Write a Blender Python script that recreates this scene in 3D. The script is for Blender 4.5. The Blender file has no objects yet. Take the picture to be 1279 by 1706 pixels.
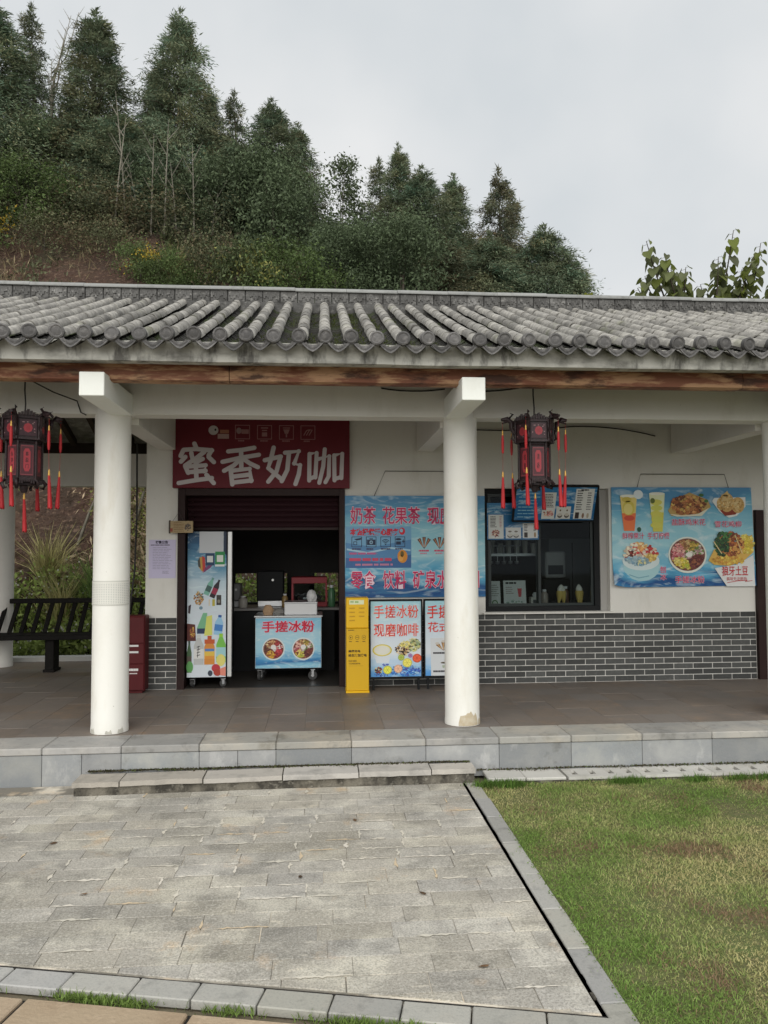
import bpy, bmesh, math, random
import numpy as np
from mathutils import Vector, Matrix, noise as mnoise

R = math.radians
PI = math.pi
scene = bpy.context.scene
COL = scene.collection
random.seed(7)
rng = np.random.default_rng(7)

# ------------------------------------------------------------------ camera, sky, sun, exposure
cam_data = bpy.data.cameras.new("camera")
cam = bpy.data.objects.new("camera", cam_data)
COL.objects.link(cam)
scene.camera = cam
yaw, pit, roll = R(4.69), R(2.62), 0.0037
fw = Vector((math.sin(yaw) * math.cos(pit), math.cos(yaw) * math.cos(pit), math.sin(pit)))
r0 = Vector((math.cos(yaw), -math.sin(yaw), 0))
u0 = r0.cross(fw)
rt = r0 * math.cos(roll) - u0 * math.sin(roll)
up = r0 * math.sin(roll) + u0 * math.cos(roll)
m3 = Matrix((rt, up, -fw)).transposed()
cam.matrix_world = Matrix.Translation((0, 0, 1.61)) @ m3.to_4x4()
cam_data.sensor_fit = 'HORIZONTAL'
cam_data.sensor_width = 36.0
cam_data.lens = 36.0 * 1281.0 / 1279.0
cam_data.clip_end = 500

world = bpy.data.worlds.new("World")
scene.world = world
world.use_nodes = True
wn, wl = world.node_tree.nodes, world.node_tree.links
bg = wn["Background"]
bg.inputs["Strength"].default_value = 0.062
sky = wn.new("ShaderNodeTexSky")
sky.sky_type = 'NISHITA'
sky.sun_disc = False
sky.sun_elevation = R(38)
sky.sun_rotation = R(190)
sky.dust_density = 4.0
hs = wn.new("ShaderNodeHueSaturation")
hs.inputs["Saturation"].default_value = 0.25
tc = wn.new("ShaderNodeTexCoord")
cn = wn.new("ShaderNodeTexNoise")
cn.inputs["Scale"].default_value = 3.4
cn.inputs["Detail"].default_value = 4
cn.inputs["Roughness"].default_value = 0.45
cr = wn.new("ShaderNodeValToRGB")
cr.color_ramp.elements[0].position = 0.36
cr.color_ramp.elements[0].color = (6.15, 6.5, 6.75, 1)
cr.color_ramp.elements[1].position = 0.66
cr.color_ramp.elements[1].color = (7.6, 7.7, 7.75, 1)
mx = wn.new("ShaderNodeMix")
mx.data_type = 'RGBA'
mx.inputs[0].default_value = 0.93          # solid overcast over the clear sky
wl.new(sky.outputs[0], hs.inputs["Color"])
wl.new(tc.outputs["Generated"], cn.inputs["Vector"])
wl.new(cn.outputs[0], cr.inputs[0])
wl.new(hs.outputs[0], mx.inputs[6])
wl.new(cr.outputs[0], mx.inputs[7])
wl.new(mx.outputs[2], bg.inputs["Color"])

sun_d = bpy.data.lights.new("sun", 'SUN')
sun_d.energy = 1.5
sun_d.angle = R(70)
sun_d.color = (1.0, 0.965, 0.91)
sun = bpy.data.objects.new("sun", sun_d)
COL.objects.link(sun)
sun.rotation_euler = (R(90 - 38), 0, R(-10))      # light comes from behind the camera, a little to its left

scene.view_settings.view_transform = 'Standard'
scene.view_settings.look = 'None'
scene.view_settings.gamma = 1
scene.view_settings.use_curve_mapping = False
scene.view_settings.exposure = 0.85
scene.render.engine = 'CYCLES'
scene.cycles.max_bounces = 10
scene.cycles.diffuse_bounces = 5
scene.cycles.transparent_max_bounces = 12

# ------------------------------------------------------------------ object helpers
def link(name, data, parent=None, loc=(0, 0, 0), rot=None):
    o = bpy.data.objects.new(name, data)
    COL.objects.link(o)
    o.location = loc
    if rot is not None:
        o.rotation_euler = rot
    if parent is not None:
        o.parent = parent
    return o

def tag(o, label=None, cat=None, group=None, kind=None):
    if label: o["label"] = label
    if cat: o["category"] = cat
    if group: o["group"] = group
    if kind: o["kind"] = kind
    return o

def thing(name, label, cat, loc=(0, 0, 0), rz=0.0, group=None):
    return tag(link(name, None, None, loc, (0, 0, rz)), label, cat, group)

def copy_tree(o, parent=None):
    c = o.copy()
    COL.objects.link(c)
    c.parent = parent
    for ch in list(o.children):
        copy_tree(ch, c)
    return c

# ------------------------------------------------------------------ mesh builder
class MB:
    def __init__(s):
        s.v, s.f, s.m, s.sm, s.c = [], [], [], [], []
    def add(s, vs, fs, mi=0, smooth=False, col=None):
        b = len(s.v)
        s.v += [tuple(p) for p in vs]
        for f in fs:
            s.f.append(tuple(b + i for i in f)); s.m.append(mi); s.sm.append(smooth); s.c.append(col)
        return s
    def box(s, x0, x1, y0, y1, z0, z1, mi=0, col=None):
        vs = [(x, y, z) for z in (z0, z1) for y in (y0, y1) for x in (x0, x1)]
        return s.add(vs, [(0, 2, 3, 1), (4, 5, 7, 6), (0, 1, 5, 4), (2, 6, 7, 3), (0, 4, 6, 2), (1, 3, 7, 5)], mi, False, col)
    def cbox(s, x0, x1, y0, y1, z0, z1, c=0.004, mi=0, col=None):
        """box with chamfered edges"""
        X, Yy, Z = (x0, x1), (y0, y1), (z0, z1)
        vs, idx = [], {}
        for i in (0, 1):
            for j in (0, 1):
                for k in (0, 1):
                    sx, sy, sz = (1 - 2 * i) * c, (1 - 2 * j) * c, (1 - 2 * k) * c
                    for a, p in enumerate(((X[i], Yy[j] + sy, Z[k] + sz), (X[i] + sx, Yy[j], Z[k] + sz), (X[i] + sx, Yy[j] + sy, Z[k]))):
                        idx[i, j, k, a] = len(vs); vs.append(p)
        fs = []
        for a in range(3):
            for sgn in (0, 1):
                q = []
                for u, w in ((0, 0), (1, 0), (1, 1), (0, 1)):
                    t = [0, 0, 0]; t[a] = sgn; t[(a + 1) % 3] = u; t[(a + 2) % 3] = w
                    q.append(idx[t[0], t[1], t[2], a])
                fs.append(q if sgn else q[::-1])
        for a in range(3):
            b, d = (a + 1) % 3, (a + 2) % 3
            for u in (0, 1):
                for w in (0, 1):
                    t0 = [0, 0, 0]; t0[a] = 0; t0[b] = u; t0[d] = w
                    t1 = t0[:]; t1[a] = 1
                    q = [idx[(*t0, b)], idx[(*t1, b)], idx[(*t1, d)], idx[(*t0, d)]]
                    fs.append(q if u == w else q[::-1])
        for i in (0, 1):
            for j in (0, 1):
                for k in (0, 1):
                    q = [idx[i, j, k, 0], idx[i, j, k, 1], idx[i, j, k, 2]]
                    fs.append(q if (i + j + k) % 2 else q[::-1])
        return s.add(vs, fs, mi, False, col)
    def lathe(s, prof, n=20, cx=0, cy=0, mi=0, smooth=True, cap=True, col=None, a0=0.0):
        vs = []
        for r, z in prof:
            for k in range(n):
                a = a0 + 2 * PI * k / n
                vs.append((cx + r * math.cos(a), cy + r * math.sin(a), z))
        fs = [(j * n + k, j * n + (k + 1) % n, (j + 1) * n + (k + 1) % n, (j + 1) * n + k) for j in range(len(prof) - 1) for k in range(n)]
        s.add(vs, fs, mi, smooth, col)
        if cap:
            s.add(vs[:n], [tuple(range(n))[::-1]], mi, False, col)
            s.add(vs[-n:], [tuple(range(n))], mi, False, col)
        return s
    def tube(s, pts, r, n=6, mi=0, smooth=True, col=None, cap=True):
        pts = [Vector(p) for p in pts]
        rr = list(r) if hasattr(r, '__len__') else [r] * len(pts)
        vs = []
        for i, p in enumerate(pts):
            d = (pts[min(i + 1, len(pts) - 1)] - pts[max(i - 1, 0)])
            d = d.normalized() if d.length > 1e-9 else Vector((0, 0, 1))
            ref = Vector((0, 0, 1)) if abs(d.z) < 0.9 else Vector((1, 0, 0))
            a = d.cross(ref).normalized(); b = a.cross(d)
            for k in range(n):
                t = 2 * PI * k / n
                vs.append(p + (a * math.cos(t) + b * math.sin(t)) * rr[i])
        L = len(pts)
        fs = [(j * n + k, (j + 1) * n + k, (j + 1) * n + (k + 1) % n, j * n + (k + 1) % n) for j in range(L - 1) for k in range(n)]
        s.add(vs, fs, mi, smooth, col)
        if cap:
            s.add(vs[:n], [tuple(range(n))], mi, False, col); s.add(vs[-n:], [tuple(range(n))[::-1]], mi, False, col)
        return s
    def prism(s, poly, y0, y1, mi=0, col=None):
        """polygon in x,z (anticlockwise seen from -y) extruded from y0 to y1"""
        n = len(poly)
        vs = [(x, y0, z) for x, z in poly] + [(x, y1, z) for x, z in poly]
        fs = [tuple(range(n)), tuple(range(2 * n - 1, n - 1, -1))] + [(i, i + n, (i + 1) % n + n, (i + 1) % n) for i in range(n)]
        return s.add(vs, fs, mi, False, col)
    def zprism(s, poly, z0, z1, mi=0, col=None):
        """polygon in x,y (anticlockwise from above) from z0 up to z1"""
        n = len(poly)
        vs = [(x, y, z0) for x, y in poly] + [(x, y, z1) for x, y in poly]
        fs = [tuple(range(n))[::-1], tuple(range(n, 2 * n))] + [(i, (i + 1) % n, (i + 1) % n + n, i + n) for i in range(n)]
        return s.add(vs, fs, mi, False, col)
    def mesh(s, name, mats):
        me = bpy.data.meshes.new(name)
        me.from_pydata(s.v, [], s.f)
        for m in (mats if isinstance(mats, (list, tuple)) else [mats]):
            me.materials.append(m)
        me.polygons.foreach_set("material_index", s.m)
        me.polygons.foreach_set("use_smooth", s.sm)
        if any(c is not None for c in s.c):
            at = me.color_attributes.new("Col", 'FLOAT_COLOR', 'CORNER')
            d = []
            for f, c in zip(s.f, s.c):
                c = c or (1, 1, 1)
                for _ in f: d += [c[0], c[1], c[2], 1.0]
            at.data.foreach_set("color", d)
        me.update()
        return me
    def build(s, name, mats, parent=None, loc=(0, 0, 0), rot=None):
        return link(name, s.mesh(name, mats), parent, loc, rot)

# ------------------------------------------------------------------ materials
def srgb(*c):
    return tuple(((x / 255) / 12.92 if x / 255 <= 0.04045 else ((x / 255 + 0.055) / 1.055) ** 2.4) for x in c)

def M(name, col, rough=0.7, rnd=0.0, layers=(), bump=None, metal=0.0, attr=False, trans=0.0, spec=0.4, hue=0.0, sheen=None):
    """layers: (scale, lo, hi, colour, amount[, stretch xyz[, detail]]) noise stains laid over the base colour; bump: (scale, strength, distance[, stretch])"""
    m = bpy.data.materials.new(name)
    m.use_nodes = True
    N, L = m.node_tree.nodes, m.node_tree.links
    b = N["Principled BSDF"]
    b.inputs["Roughness"].default_value = rough
    b.inputs["Metallic"].default_value = metal
    b.inputs["Specular IOR Level"].default_value = spec
    geo = N.new("ShaderNodeNewGeometry")
    if attr:
        a = N.new("ShaderNodeAttribute"); a.attribute_name = "Col"; cur = a.outputs["Color"]
    else:
        rgb = N.new("ShaderNodeRGB"); rgb.outputs[0].default_value = (*col, 1); cur = rgb.outputs[0]
    def vec(st):
        if st is None: return geo.outputs["Position"]
        mp = N.new("ShaderNodeMapping"); mp.inputs["Scale"].default_value = st
        L.new(geo.outputs["Position"], mp.inputs["Vector"]); return mp.outputs[0]
    for ly in layers:
        sc, lo, hi, c2, am = ly[:5]
        nz = N.new("ShaderNodeTexNoise"); nz.inputs["Scale"].default_value = sc
        nz.inputs["Detail"].default_value = ly[6] if len(ly) > 6 else 5
        nz.inputs["Roughness"].default_value = 0.62
        L.new(vec(ly[5] if len(ly) > 5 else None), nz.inputs["Vector"])
        mr = N.new("ShaderNodeMapRange"); mr.inputs[1].default_value = lo; mr.inputs[2].default_value = hi; mr.inputs[4].default_value = am
        L.new(nz.outputs[0], mr.inputs[0])
        mix = N.new("ShaderNodeMix"); mix.data_type = 'RGBA'
        L.new(mr.outputs[0], mix.inputs[0]); L.new(cur, mix.inputs[6]); mix.inputs[7].default_value = (*c2, 1)
        cur = mix.outputs[2]
    if rnd or hue:
        oi = N.new("ShaderNodeObjectInfo")
        hsn = N.new("ShaderNodeHueSaturation")
        mr = N.new("ShaderNodeMapRange"); mr.inputs[3].default_value = 1 - rnd; mr.inputs[4].default_value = 1 + rnd
        L.new(oi.outputs["Random"], mr.inputs[0]); L.new(mr.outputs[0], hsn.inputs["Value"])
        if hue:
            mt = N.new("ShaderNodeMath"); mt.operation = 'MULTIPLY'; mt.inputs[1].default_value = 7.31
            fr = N.new("ShaderNodeMath"); fr.operation = 'FRACT'
            m2 = N.new("ShaderNodeMapRange"); m2.inputs[3].default_value = 1 - hue; m2.inputs[4].default_value = 1 + hue
            L.new(oi.outputs["Random"], mt.inputs[0]); L.new(mt.outputs[0], fr.inputs[0]); L.new(fr.outputs[0], m2.inputs[0])
            L.new(m2.outputs[0], hsn.inputs["Saturation"])
        L.new(cur, hsn.inputs["Color"]); cur = hsn.outputs[0]
    L.new(cur, b.inputs["Base Color"])
    if trans:
        tr = N.new("ShaderNodeBsdfTranslucent"); L.new(cur, tr.inputs["Color"])
        ms = N.new("ShaderNodeMixShader"); ms.inputs[0].default_value = trans
        L.new(b.outputs[0], ms.inputs[1]); L.new(tr.outputs[0], ms.inputs[2])
        L.new(ms.outputs[0], N["Material Output"].inputs[0])
    if bump:
        nz = N.new("ShaderNodeTexNoise"); nz.inputs["Scale"].default_value = bump[0]; nz.inputs["Detail"].default_value = 4
        L.new(vec(bump[3] if len(bump) > 3 else None), nz.inputs["Vector"])
        bp = N.new("ShaderNodeBump"); bp.inputs["Strength"].default_value = bump[1]; bp.inputs["Distance"].default_value = bump[2]
        L.new(nz.outputs[0], bp.inputs["Height"]); L.new(bp.outputs[0], b.inputs["Normal"])
    return m

plaster = M("plaster", (.74, .725, .675), .85, 0, [(4, .58, .72, (.60, .575, .51), .5, (1, 1, .3), 7), (30, .71, .75, (.38, .36, .32), .6), (1.3, .45, .75, (.60, .59, .53), .5), (14, .62, .8, (.55, .53, .46), .35)], (60, .25, .004))
col_paint = M("column_paint", (.80, .795, .745), .75, 0, [(5, .58, .70, (.66, .63, .54), .5, (1, 1, .25), 7), (34, .70, .74, (.34, .32, .28), .6), (2.2, .5, .75, (.68, .66, .58), .45), (25, .66, .8, (.6, .57, .48), .4)], (45, .2, .004))
bare_render = M("bare_render", (.50, .42, .29), .95, 0, [(30, .4, .7, (.62, .58, .48), .6)], (80, .5, .004))
grey_render = M("grey_render", (.46, .45, .40), .95, 0, [(30, .4, .7, (.62, .6, .52), .6)], (80, .5, .004))
beam_end = M("beam_end_paint", (.83, .85, .80), .7, 0, [(8, .55, .8, (.74, .73, .66), .4)], (50, .2, .003))
tile_grey = M("roof_tile_clay", (.235, .225, .205), .85, .32, [(18, .48, .64, (.40, .385, .345), .8), (4, .52, .68, (.095, .09, .082), .8), (60, .58, .70, (.48, .46, .41), .6), (2.5, .58, .68, (.12, .13, .06), .5)], (90, .5, .004))
tile_end = M("tile_end_clay", (.10, .097, .095), .85, .3, [(30, .5, .7, (.25, .24, .23), .6)], (90, .5, .004))
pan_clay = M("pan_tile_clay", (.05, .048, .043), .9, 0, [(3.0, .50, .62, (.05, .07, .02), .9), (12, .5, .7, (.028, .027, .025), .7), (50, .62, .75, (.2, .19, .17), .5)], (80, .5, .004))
ridge_clay = M("ridge_clay", (.115, .113, .108), .9, .2, [(25, .54, .66, (.27, .265, .25), .7), (9, .50, .66, (.05, .048, .045), .8), (3, .6, .7, (.35, .345, .33), .5)], (40, .8, .01))
ridge_cap_m = M("ridge_cap_clay", (.27, .275, .265), .85, .1, [(15, .5, .7, (.15, .15, .14), .6)], (60, .4, .004))
fascia_m = M("eave_render", (.50, .495, .45), .9, 0, [(2.0, .50, .64, (.15, .145, .13), .8, (1, 1, 2.2)), (6, .50, .64, (.075, .072, .065), .85, (1.6, 1, .5)), (20, .58, .75, (.5, .49, .45), .5)], (50, .4, .005))
log_m = M("stripped_timber", (.20, .075, .04), .65, 0, [(6, .47, .57, (.46, .27, .15), .9, (.5, 1, 2.6), 8), (4.2, .52, .60, (.05, .02, .012), .9, (.6, 1, 2.2), 8), (30, .6, .75, (.5, .36, .2), .4, (.15, 1, 1))], (40, .5, .006, (.15, 1, 1)))
rafter_m = M("rafter_wood", (.045, .03, .022), .8, .15, [(14, .5, .7, (.08, .055, .04), .6, (1, .2, 1))])
ceil_m = M("ceiling_board", (.05, .038, .03), .85, 0, [(6, .5, .7, (.09, .07, .05), .6)])
brick_m = M("grey_brick", (.07, .072, .069), .75, .35, [(30, .5, .7, (.11, .112, .108), .6), (4, .62, .75, (.15, .145, .13), .4)], (120, .35, .003))
mortar_m = M("white_mortar", (.66, .65, .61), .9, 0, [(12, .5, .7, (.36, .35, .33), .7), (3, .55, .7, (.42, .41, .38), .7)])
floor_m = M("porch_floor_tile", (.20, .17, .145), .5, .05, [(2.0, .45, .65, (.15, .13, .115), .7), (6, .55, .72, (.30, .215, .15), .45), (30, .55, .75, (.12, .11, .10), .5)], (60, .2, .003), hue=.25)
grout_m = M("floor_grout", (.19, .165, .14), .95)
slate_m = M("kerb_slate", (.25, .26, .265), .7, .18, [(9, .58, .68, (.42, .42, .41), .6, (1, 1, .5), 8), (5, .6, .68, (.12, .12, .115), .6), (4, .45, .7, (.36, .36, .34), .7), (1.5, .55, .7, (.18, .18, .175), .6), (60, .5, .75, (.30, .30, .29), .5)], (70, .4, .004), hue=.5)
coping_m = M("coping_slate", (.31, .305, .285), .7, .13, [(5, .56, .66, (.20, .19, .165), .7), (3, .45, .65, (.43, .40, .35), .7), (14, .55, .7, (.19, .185, .175), .6)], (70, .4, .004), hue=.5)
conc_dark = M("mouldy_concrete", (.17, .155, .125), .95, 0, [(7, .42, .58, (.035, .032, .026), .9, (1, 1, .8)), (30, .55, .7, (.33, .31, .26), .6)], (50, .8, .012))
step_m = M("step_stone", (.43, .405, .365), .8, .13, [(6, .5, .7, (.23, .22, .2), .7), (40, .55, .75, (.42, .4, .36), .5)], (70, .5, .005), hue=.4)
pave_m = M("paving_granite", (.445, .418, .365), .8, .13, [(1.1, .42, .58, (.33, .31, .265), .9), (2.6, .49, .61, (.60, .57, .485), .75), (4.5, .52, .63, (.20, .19, .165), .5, (1.0, 1.5, 1), 9), (3, .60, .70, (.58, .43, .28), .6), (7, .60, .66, (.66, .61, .51), .55, (1, 2.2, 1), 9), (120, .47, .60, (.15, .145, .125), .45, None, 2), (85, .52, .64, (.62, .60, .54), .4, None, 2)], (160, .55, .004), hue=.2)
joint_m = M("paving_bed", (.20, .185, .155), .95, 0, [(2.0, .47, .58, (.74, .68, .57), .95), (8, .54, .66, (.55, .42, .28), .5), (5, .6, .7, (.10, .09, .08), .7)], (60, .5, .006))
joint_dirt = M("joint_dirt", (.045, .04, .033), 1.0, 0, [(25, .5, .62, (.10, .09, .07), .8)])
gap_m = M("dark_joint", (.022, .02, .018), 1.0)
edge_m = M("edging_slate", (.37, .365, .335), .75, .13, [(5, .48, .7, (.40, .38, .34), .6), (12, .55, .7, (.2, .2, .185), .6), (120, .5, .7, (.23, .23, .22), .4, None, 2)], (90, .4, .004), hue=.5)
sand_m = M("sandstone_slab", (.40, .325, .24), .85, .10, [(3, .45, .65, (.33, .255, .185), .7), (16, .55, .72, (.50, .41, .31), .6)], (60, .6, .006), hue=.2)
drain_m = M("drain_concrete", (.50, .49, .455), .9, .06, [(8, .5, .7, (.36, .35, .31), .7)], (80, .4, .004))
soil_m = M("lawn_soil", (.12, .115, .05), .95, 0, [(2, .40, .60, (.10, .14, .04), .9), (20, .5, .7, (.2, .16, .09), .6)], (50, .8, .02))
dirt_m = M("ground_dirt", (.17, .14, .10), .95, 0, [(3, .4, .65, (.10, .10, .05), .8)], (30, .7, .02))
hill_m = M("red_hill_soil", (.062, .034, .023), .95, 0, [(.35, .5, .66, (.035, .04, .018), .85), (1.5, .50, .66, (.11, .06, .04), .7), (.9, .5, .62, (.03, .022, .014), .6), (6, .55, .7, (.035, .022, .015), .8), (14, .54, .66, (.19, .125, .085), .7)], (5, 1.0, .25))
leaf_m = M("foliage", (1, 1, 1), .65, .12, attr=True, trans=.25, spec=.25)
leaf_big = M("broad_leaf", (.15, .175, .06), .55, .35, trans=.45, hue=.3, spec=.3)
leaf_yel = M("yellow_leaf", (.30, .33, .05), .6, .2, trans=.4)
grass_m = M("grass_blade", (1, 1, 1), .7, attr=True, trans=.25, spec=.2)
bark_m = M("bark", (.075, .06, .045), .9, .2, [(8, .45, .65, (.13, .115, .095), .7, (1, 1, .2))], (30, .7, .01))
pale_bark = M("pale_bark", (.19, .175, .14), .85, .25, [(10, .45, .65, (.10, .09, .07), .7)])
black_wood = M("black_bench_wood", (.010, .009, .008), .7, .15, [(20, .5, .7, (.02, .017, .015), .6)], spec=.12)
frame_brown = M("brown_door_frame", (.026, .012, .011), .5, 0, [(9, .5, .7, (.034, .018, .016), .6)], spec=.2)
shutter_m = M("shutter_metal", (.026, .008, .011), .7, .08, spec=.15)
door_red = M("dark_red_door", (.10, .02, .02), .5, 0, [(9, .5, .7, (.07, .015, .015), .6)])
black_metal = M("black_metal", (.011, .012, .013), .6, spec=.2)
steel_m = M("brushed_steel", (.55, .56, .57), .35, metal=.9)
white_box = M("white_enamel", (.70, .71, .72), .4)
alu_m = M("aluminium", (.62, .63, .62), .4, metal=.6)
rubber_m = M("caster_rubber", (.05, .05, .05), .6)
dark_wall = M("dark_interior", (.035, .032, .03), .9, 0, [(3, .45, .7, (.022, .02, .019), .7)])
yellow_m = M("yellow_plastic", srgb(232, 184, 22), .45, 0, [(3, .5, .8, srgb(222, 172, 18), .3)])
red_cab = M("red_cabinet", (.095, .010, .012), .5, 0, [(6, .5, .75, (.07, .009, .011), .5)], spec=.25)
print_m = M("printed_sheet", (1, 1, 1), .45, attr=True, spec=.4)
paper_m = M("paper", (1, 1, 1), .85, attr=True, spec=.2)
cable_m = M("cable_black", (.02, .018, .016), .6)
wire_m = M("hanger_wire", (.05, .045, .04), .5, metal=.3)
lantern_wood = M("lantern_wood", (.018, .009, .010), .5, 0, [(60, .54, .68, (.07, .026, .03), .6)], (90, .6, .004))
tassel_m = M("red_silk", (.36, .014, .018), .6, 0, [(120, .5, .7, (.35, .008, .012), .6, (1, 1, .06))])
gold_m = M("gold_bead", (.55, .32, .07), .4, metal=.3)
bag_white = M("white_plastic_bag", (.72, .72, .72), .5, trans=.2)
bag_brown = M("brown_paper", (.42, .28, .17), .85)
cup_m = M("paper_cup", (.7, .68, .62), .7)
cone_m = M("wafer_cone", (.62, .45, .13), .8, .1)
white_kerb = M("white_rear_kerb", (.6, .6, .57), .9)

def glass_mat():
    m = bpy.data.materials.new("window_glass"); m.use_nodes = True
    N, L = m.node_tree.nodes, m.node_tree.links
    N.remove(N["Principled BSDF"])
    t = N.new("ShaderNodeBsdfTransparent"); t.inputs[0].default_value = (.78, .82, .82, 1)
    g = N.new("ShaderNodeBsdfGlossy"); g.inputs["Roughness"].default_value = .03; g.inputs[0].default_value = (.24, .25, .26, 1)
    fr = N.new("ShaderNodeFresnel"); fr.inputs[0].default_value = 1.45
    x = N.new("ShaderNodeMixShader")
    L.new(fr.outputs[0], x.inputs[0]); L.new(t.outputs[0], x.inputs[1]); L.new(g.outputs[0], x.inputs[2])
    L.new(x.outputs[0], N["Material Output"].inputs[0])
    return m
glass_m = glass_mat()

def wave_mat(name, cols, scale=1.6, seed=0.0, vamp=1.0):
    """a printed sea and sky: wavy bands of blue and white in the sheet's own coordinates"""
    m = bpy.data.materials.new(name); m.use_nodes = True
    N, L = m.node_tree.nodes, m.node_tree.links
    b = N["Principled BSDF"]; b.inputs["Roughness"].default_value = .42; b.inputs["Specular IOR Level"].default_value = .4
    tcn = N.new("ShaderNodeTexCoord")
    mp = N.new("ShaderNodeMapping"); mp.inputs["Scale"].default_value = (.8, 1, 2.4); mp.inputs["Location"].default_value = (seed, 0, seed * .7); mp.inputs["Rotation"].default_value = (0, R(14), 0)
    L.new(tcn.outputs["Object"], mp.inputs["Vector"])
    nz = N.new("ShaderNodeTexNoise"); nz.inputs["Scale"].default_value = scale; nz.inputs["Detail"].default_value = 5; nz.inputs["Distortion"].default_value = 1.2
    L.new(mp.outputs[0], nz.inputs["Vector"])
    sp = N.new("ShaderNodeSeparateXYZ"); L.new(tcn.outputs["Generated"], sp.inputs[0])
    md = N.new("ShaderNodeMath"); md.operation = 'MULTIPLY_ADD'; md.inputs[1].default_value = .55 * vamp; md.inputs[2].default_value = -.27 * vamp + .0
    L.new(nz.outputs[0], md.inputs[0])
    ad = N.new("ShaderNodeMath"); ad.operation = 'ADD'; L.new(sp.outputs[2], ad.inputs[0]); L.new(md.outputs[0], ad.inputs[1])
    rp = N.new("ShaderNodeValToRGB")
    el = rp.color_ramp.elements
    while len(el) > 1: el.remove(el[0])
    el[0].position = cols[0][0]; el[0].color = (*srgb(*cols[0][1]), 1)
    for p, c in cols[1:]:
        e = el.new(p); e.color = (*srgb(*c), 1)
    L.new(ad.outputs[0], rp.inputs[0])
    n2 = N.new("ShaderNodeTexNoise"); n2.inputs["Scale"].default_value = scale * 2.3; n2.inputs["Detail"].default_value = 6; n2.inputs["Distortion"].default_value = 2.5
    L.new(mp.outputs[0], n2.inputs["Vector"])
    mr = N.new("ShaderNodeMapRange"); mr.inputs[1].default_value = .52; mr.inputs[2].default_value = .74; mr.inputs[4].default_value = .75
    L.new(n2.outputs[0], mr.inputs[0])
    mix = N.new("ShaderNodeMix"); mix.data_type = 'RGBA'; mix.inputs[7].default_value = (*srgb(214, 232, 236), 1)
    L.new(mr.outputs[0], mix.inputs[0]); L.new(rp.outputs[0], mix.inputs[6]); L.new(mix.outputs[2], b.inputs["Base Color"])
    return m
SEA = [(0.0, (50, 120, 170)), (.1, (20, 75, 135)), (.2, (90, 170, 205)), (.38, (165, 212, 222)), (.6, (150, 205, 220)), (.8, (105, 175, 205)), (.95, (80, 145, 190))]
wave_banner = wave_mat("banner_print_sea", SEA, 1.6, 3.0)
wave_poster = wave_mat("poster_print_sea", SEA, 1.4, 11.0)
wave_cart = wave_mat("cart_print_sea", [(0, (140, 200, 225)), (.1, (40, 110, 170)), (.22, (70, 150, 200)), (.35, (160, 212, 232)), (.7, (175, 215, 230)), (1, (120, 190, 220))], 2.4, 5.0)
wave_light = wave_mat("lightbox_print_sky", [(0, (90, 160, 225)), (.12, (140, 195, 235)), (.3, (225, 232, 238)), (.65, (212, 226, 236)), (1, (160, 214, 226))], 2.0, 8.0, .6)
wave_fridge = wave_mat("fridge_print_sky", [(0, (214, 222, 228)), (.5, (206, 216, 224)), (.66, (190, 210, 220)), (.78, (96, 150, 180)), (.9, (38, 92, 130)), (1, (24, 66, 100))], 2.2, 2.0, .5)
wave_menu = wave_mat("menu_print_blue", [(0, (30, 100, 150)), (.5, (28, 104, 156)), (1, (44, 120, 170))], 2.0, 4.0, .3)

# ------------------------------------------------------------------ flat print: polygons laid in thin layers on a sheet
_glyphs = {}
def glyph(s, bold):
    k = (s, bold)
    if k not in _glyphs:
        c = bpy.data.curves.new("lettering", 'FONT'); c.body = s; c.offset = bold; c.resolution_u = 3
        o = bpy.data.objects.new("lettering", c); COL.objects.link(o)
        bpy.context.view_layer.update()
        dg = bpy.context.evaluated_depsgraph_get()
        ev = o.evaluated_get(dg); me = ev.to_mesh()
        vs = [(v.co.x, v.co.y) for v in me.vertices]; fs = [tuple(p.vertices) for p in me.polygons]
        ev.to_mesh_clear(); bpy.data.objects.remove(o); bpy.data.curves.remove(c)
        _glyphs[k] = (vs, fs)
    return _glyphs[k]

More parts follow.
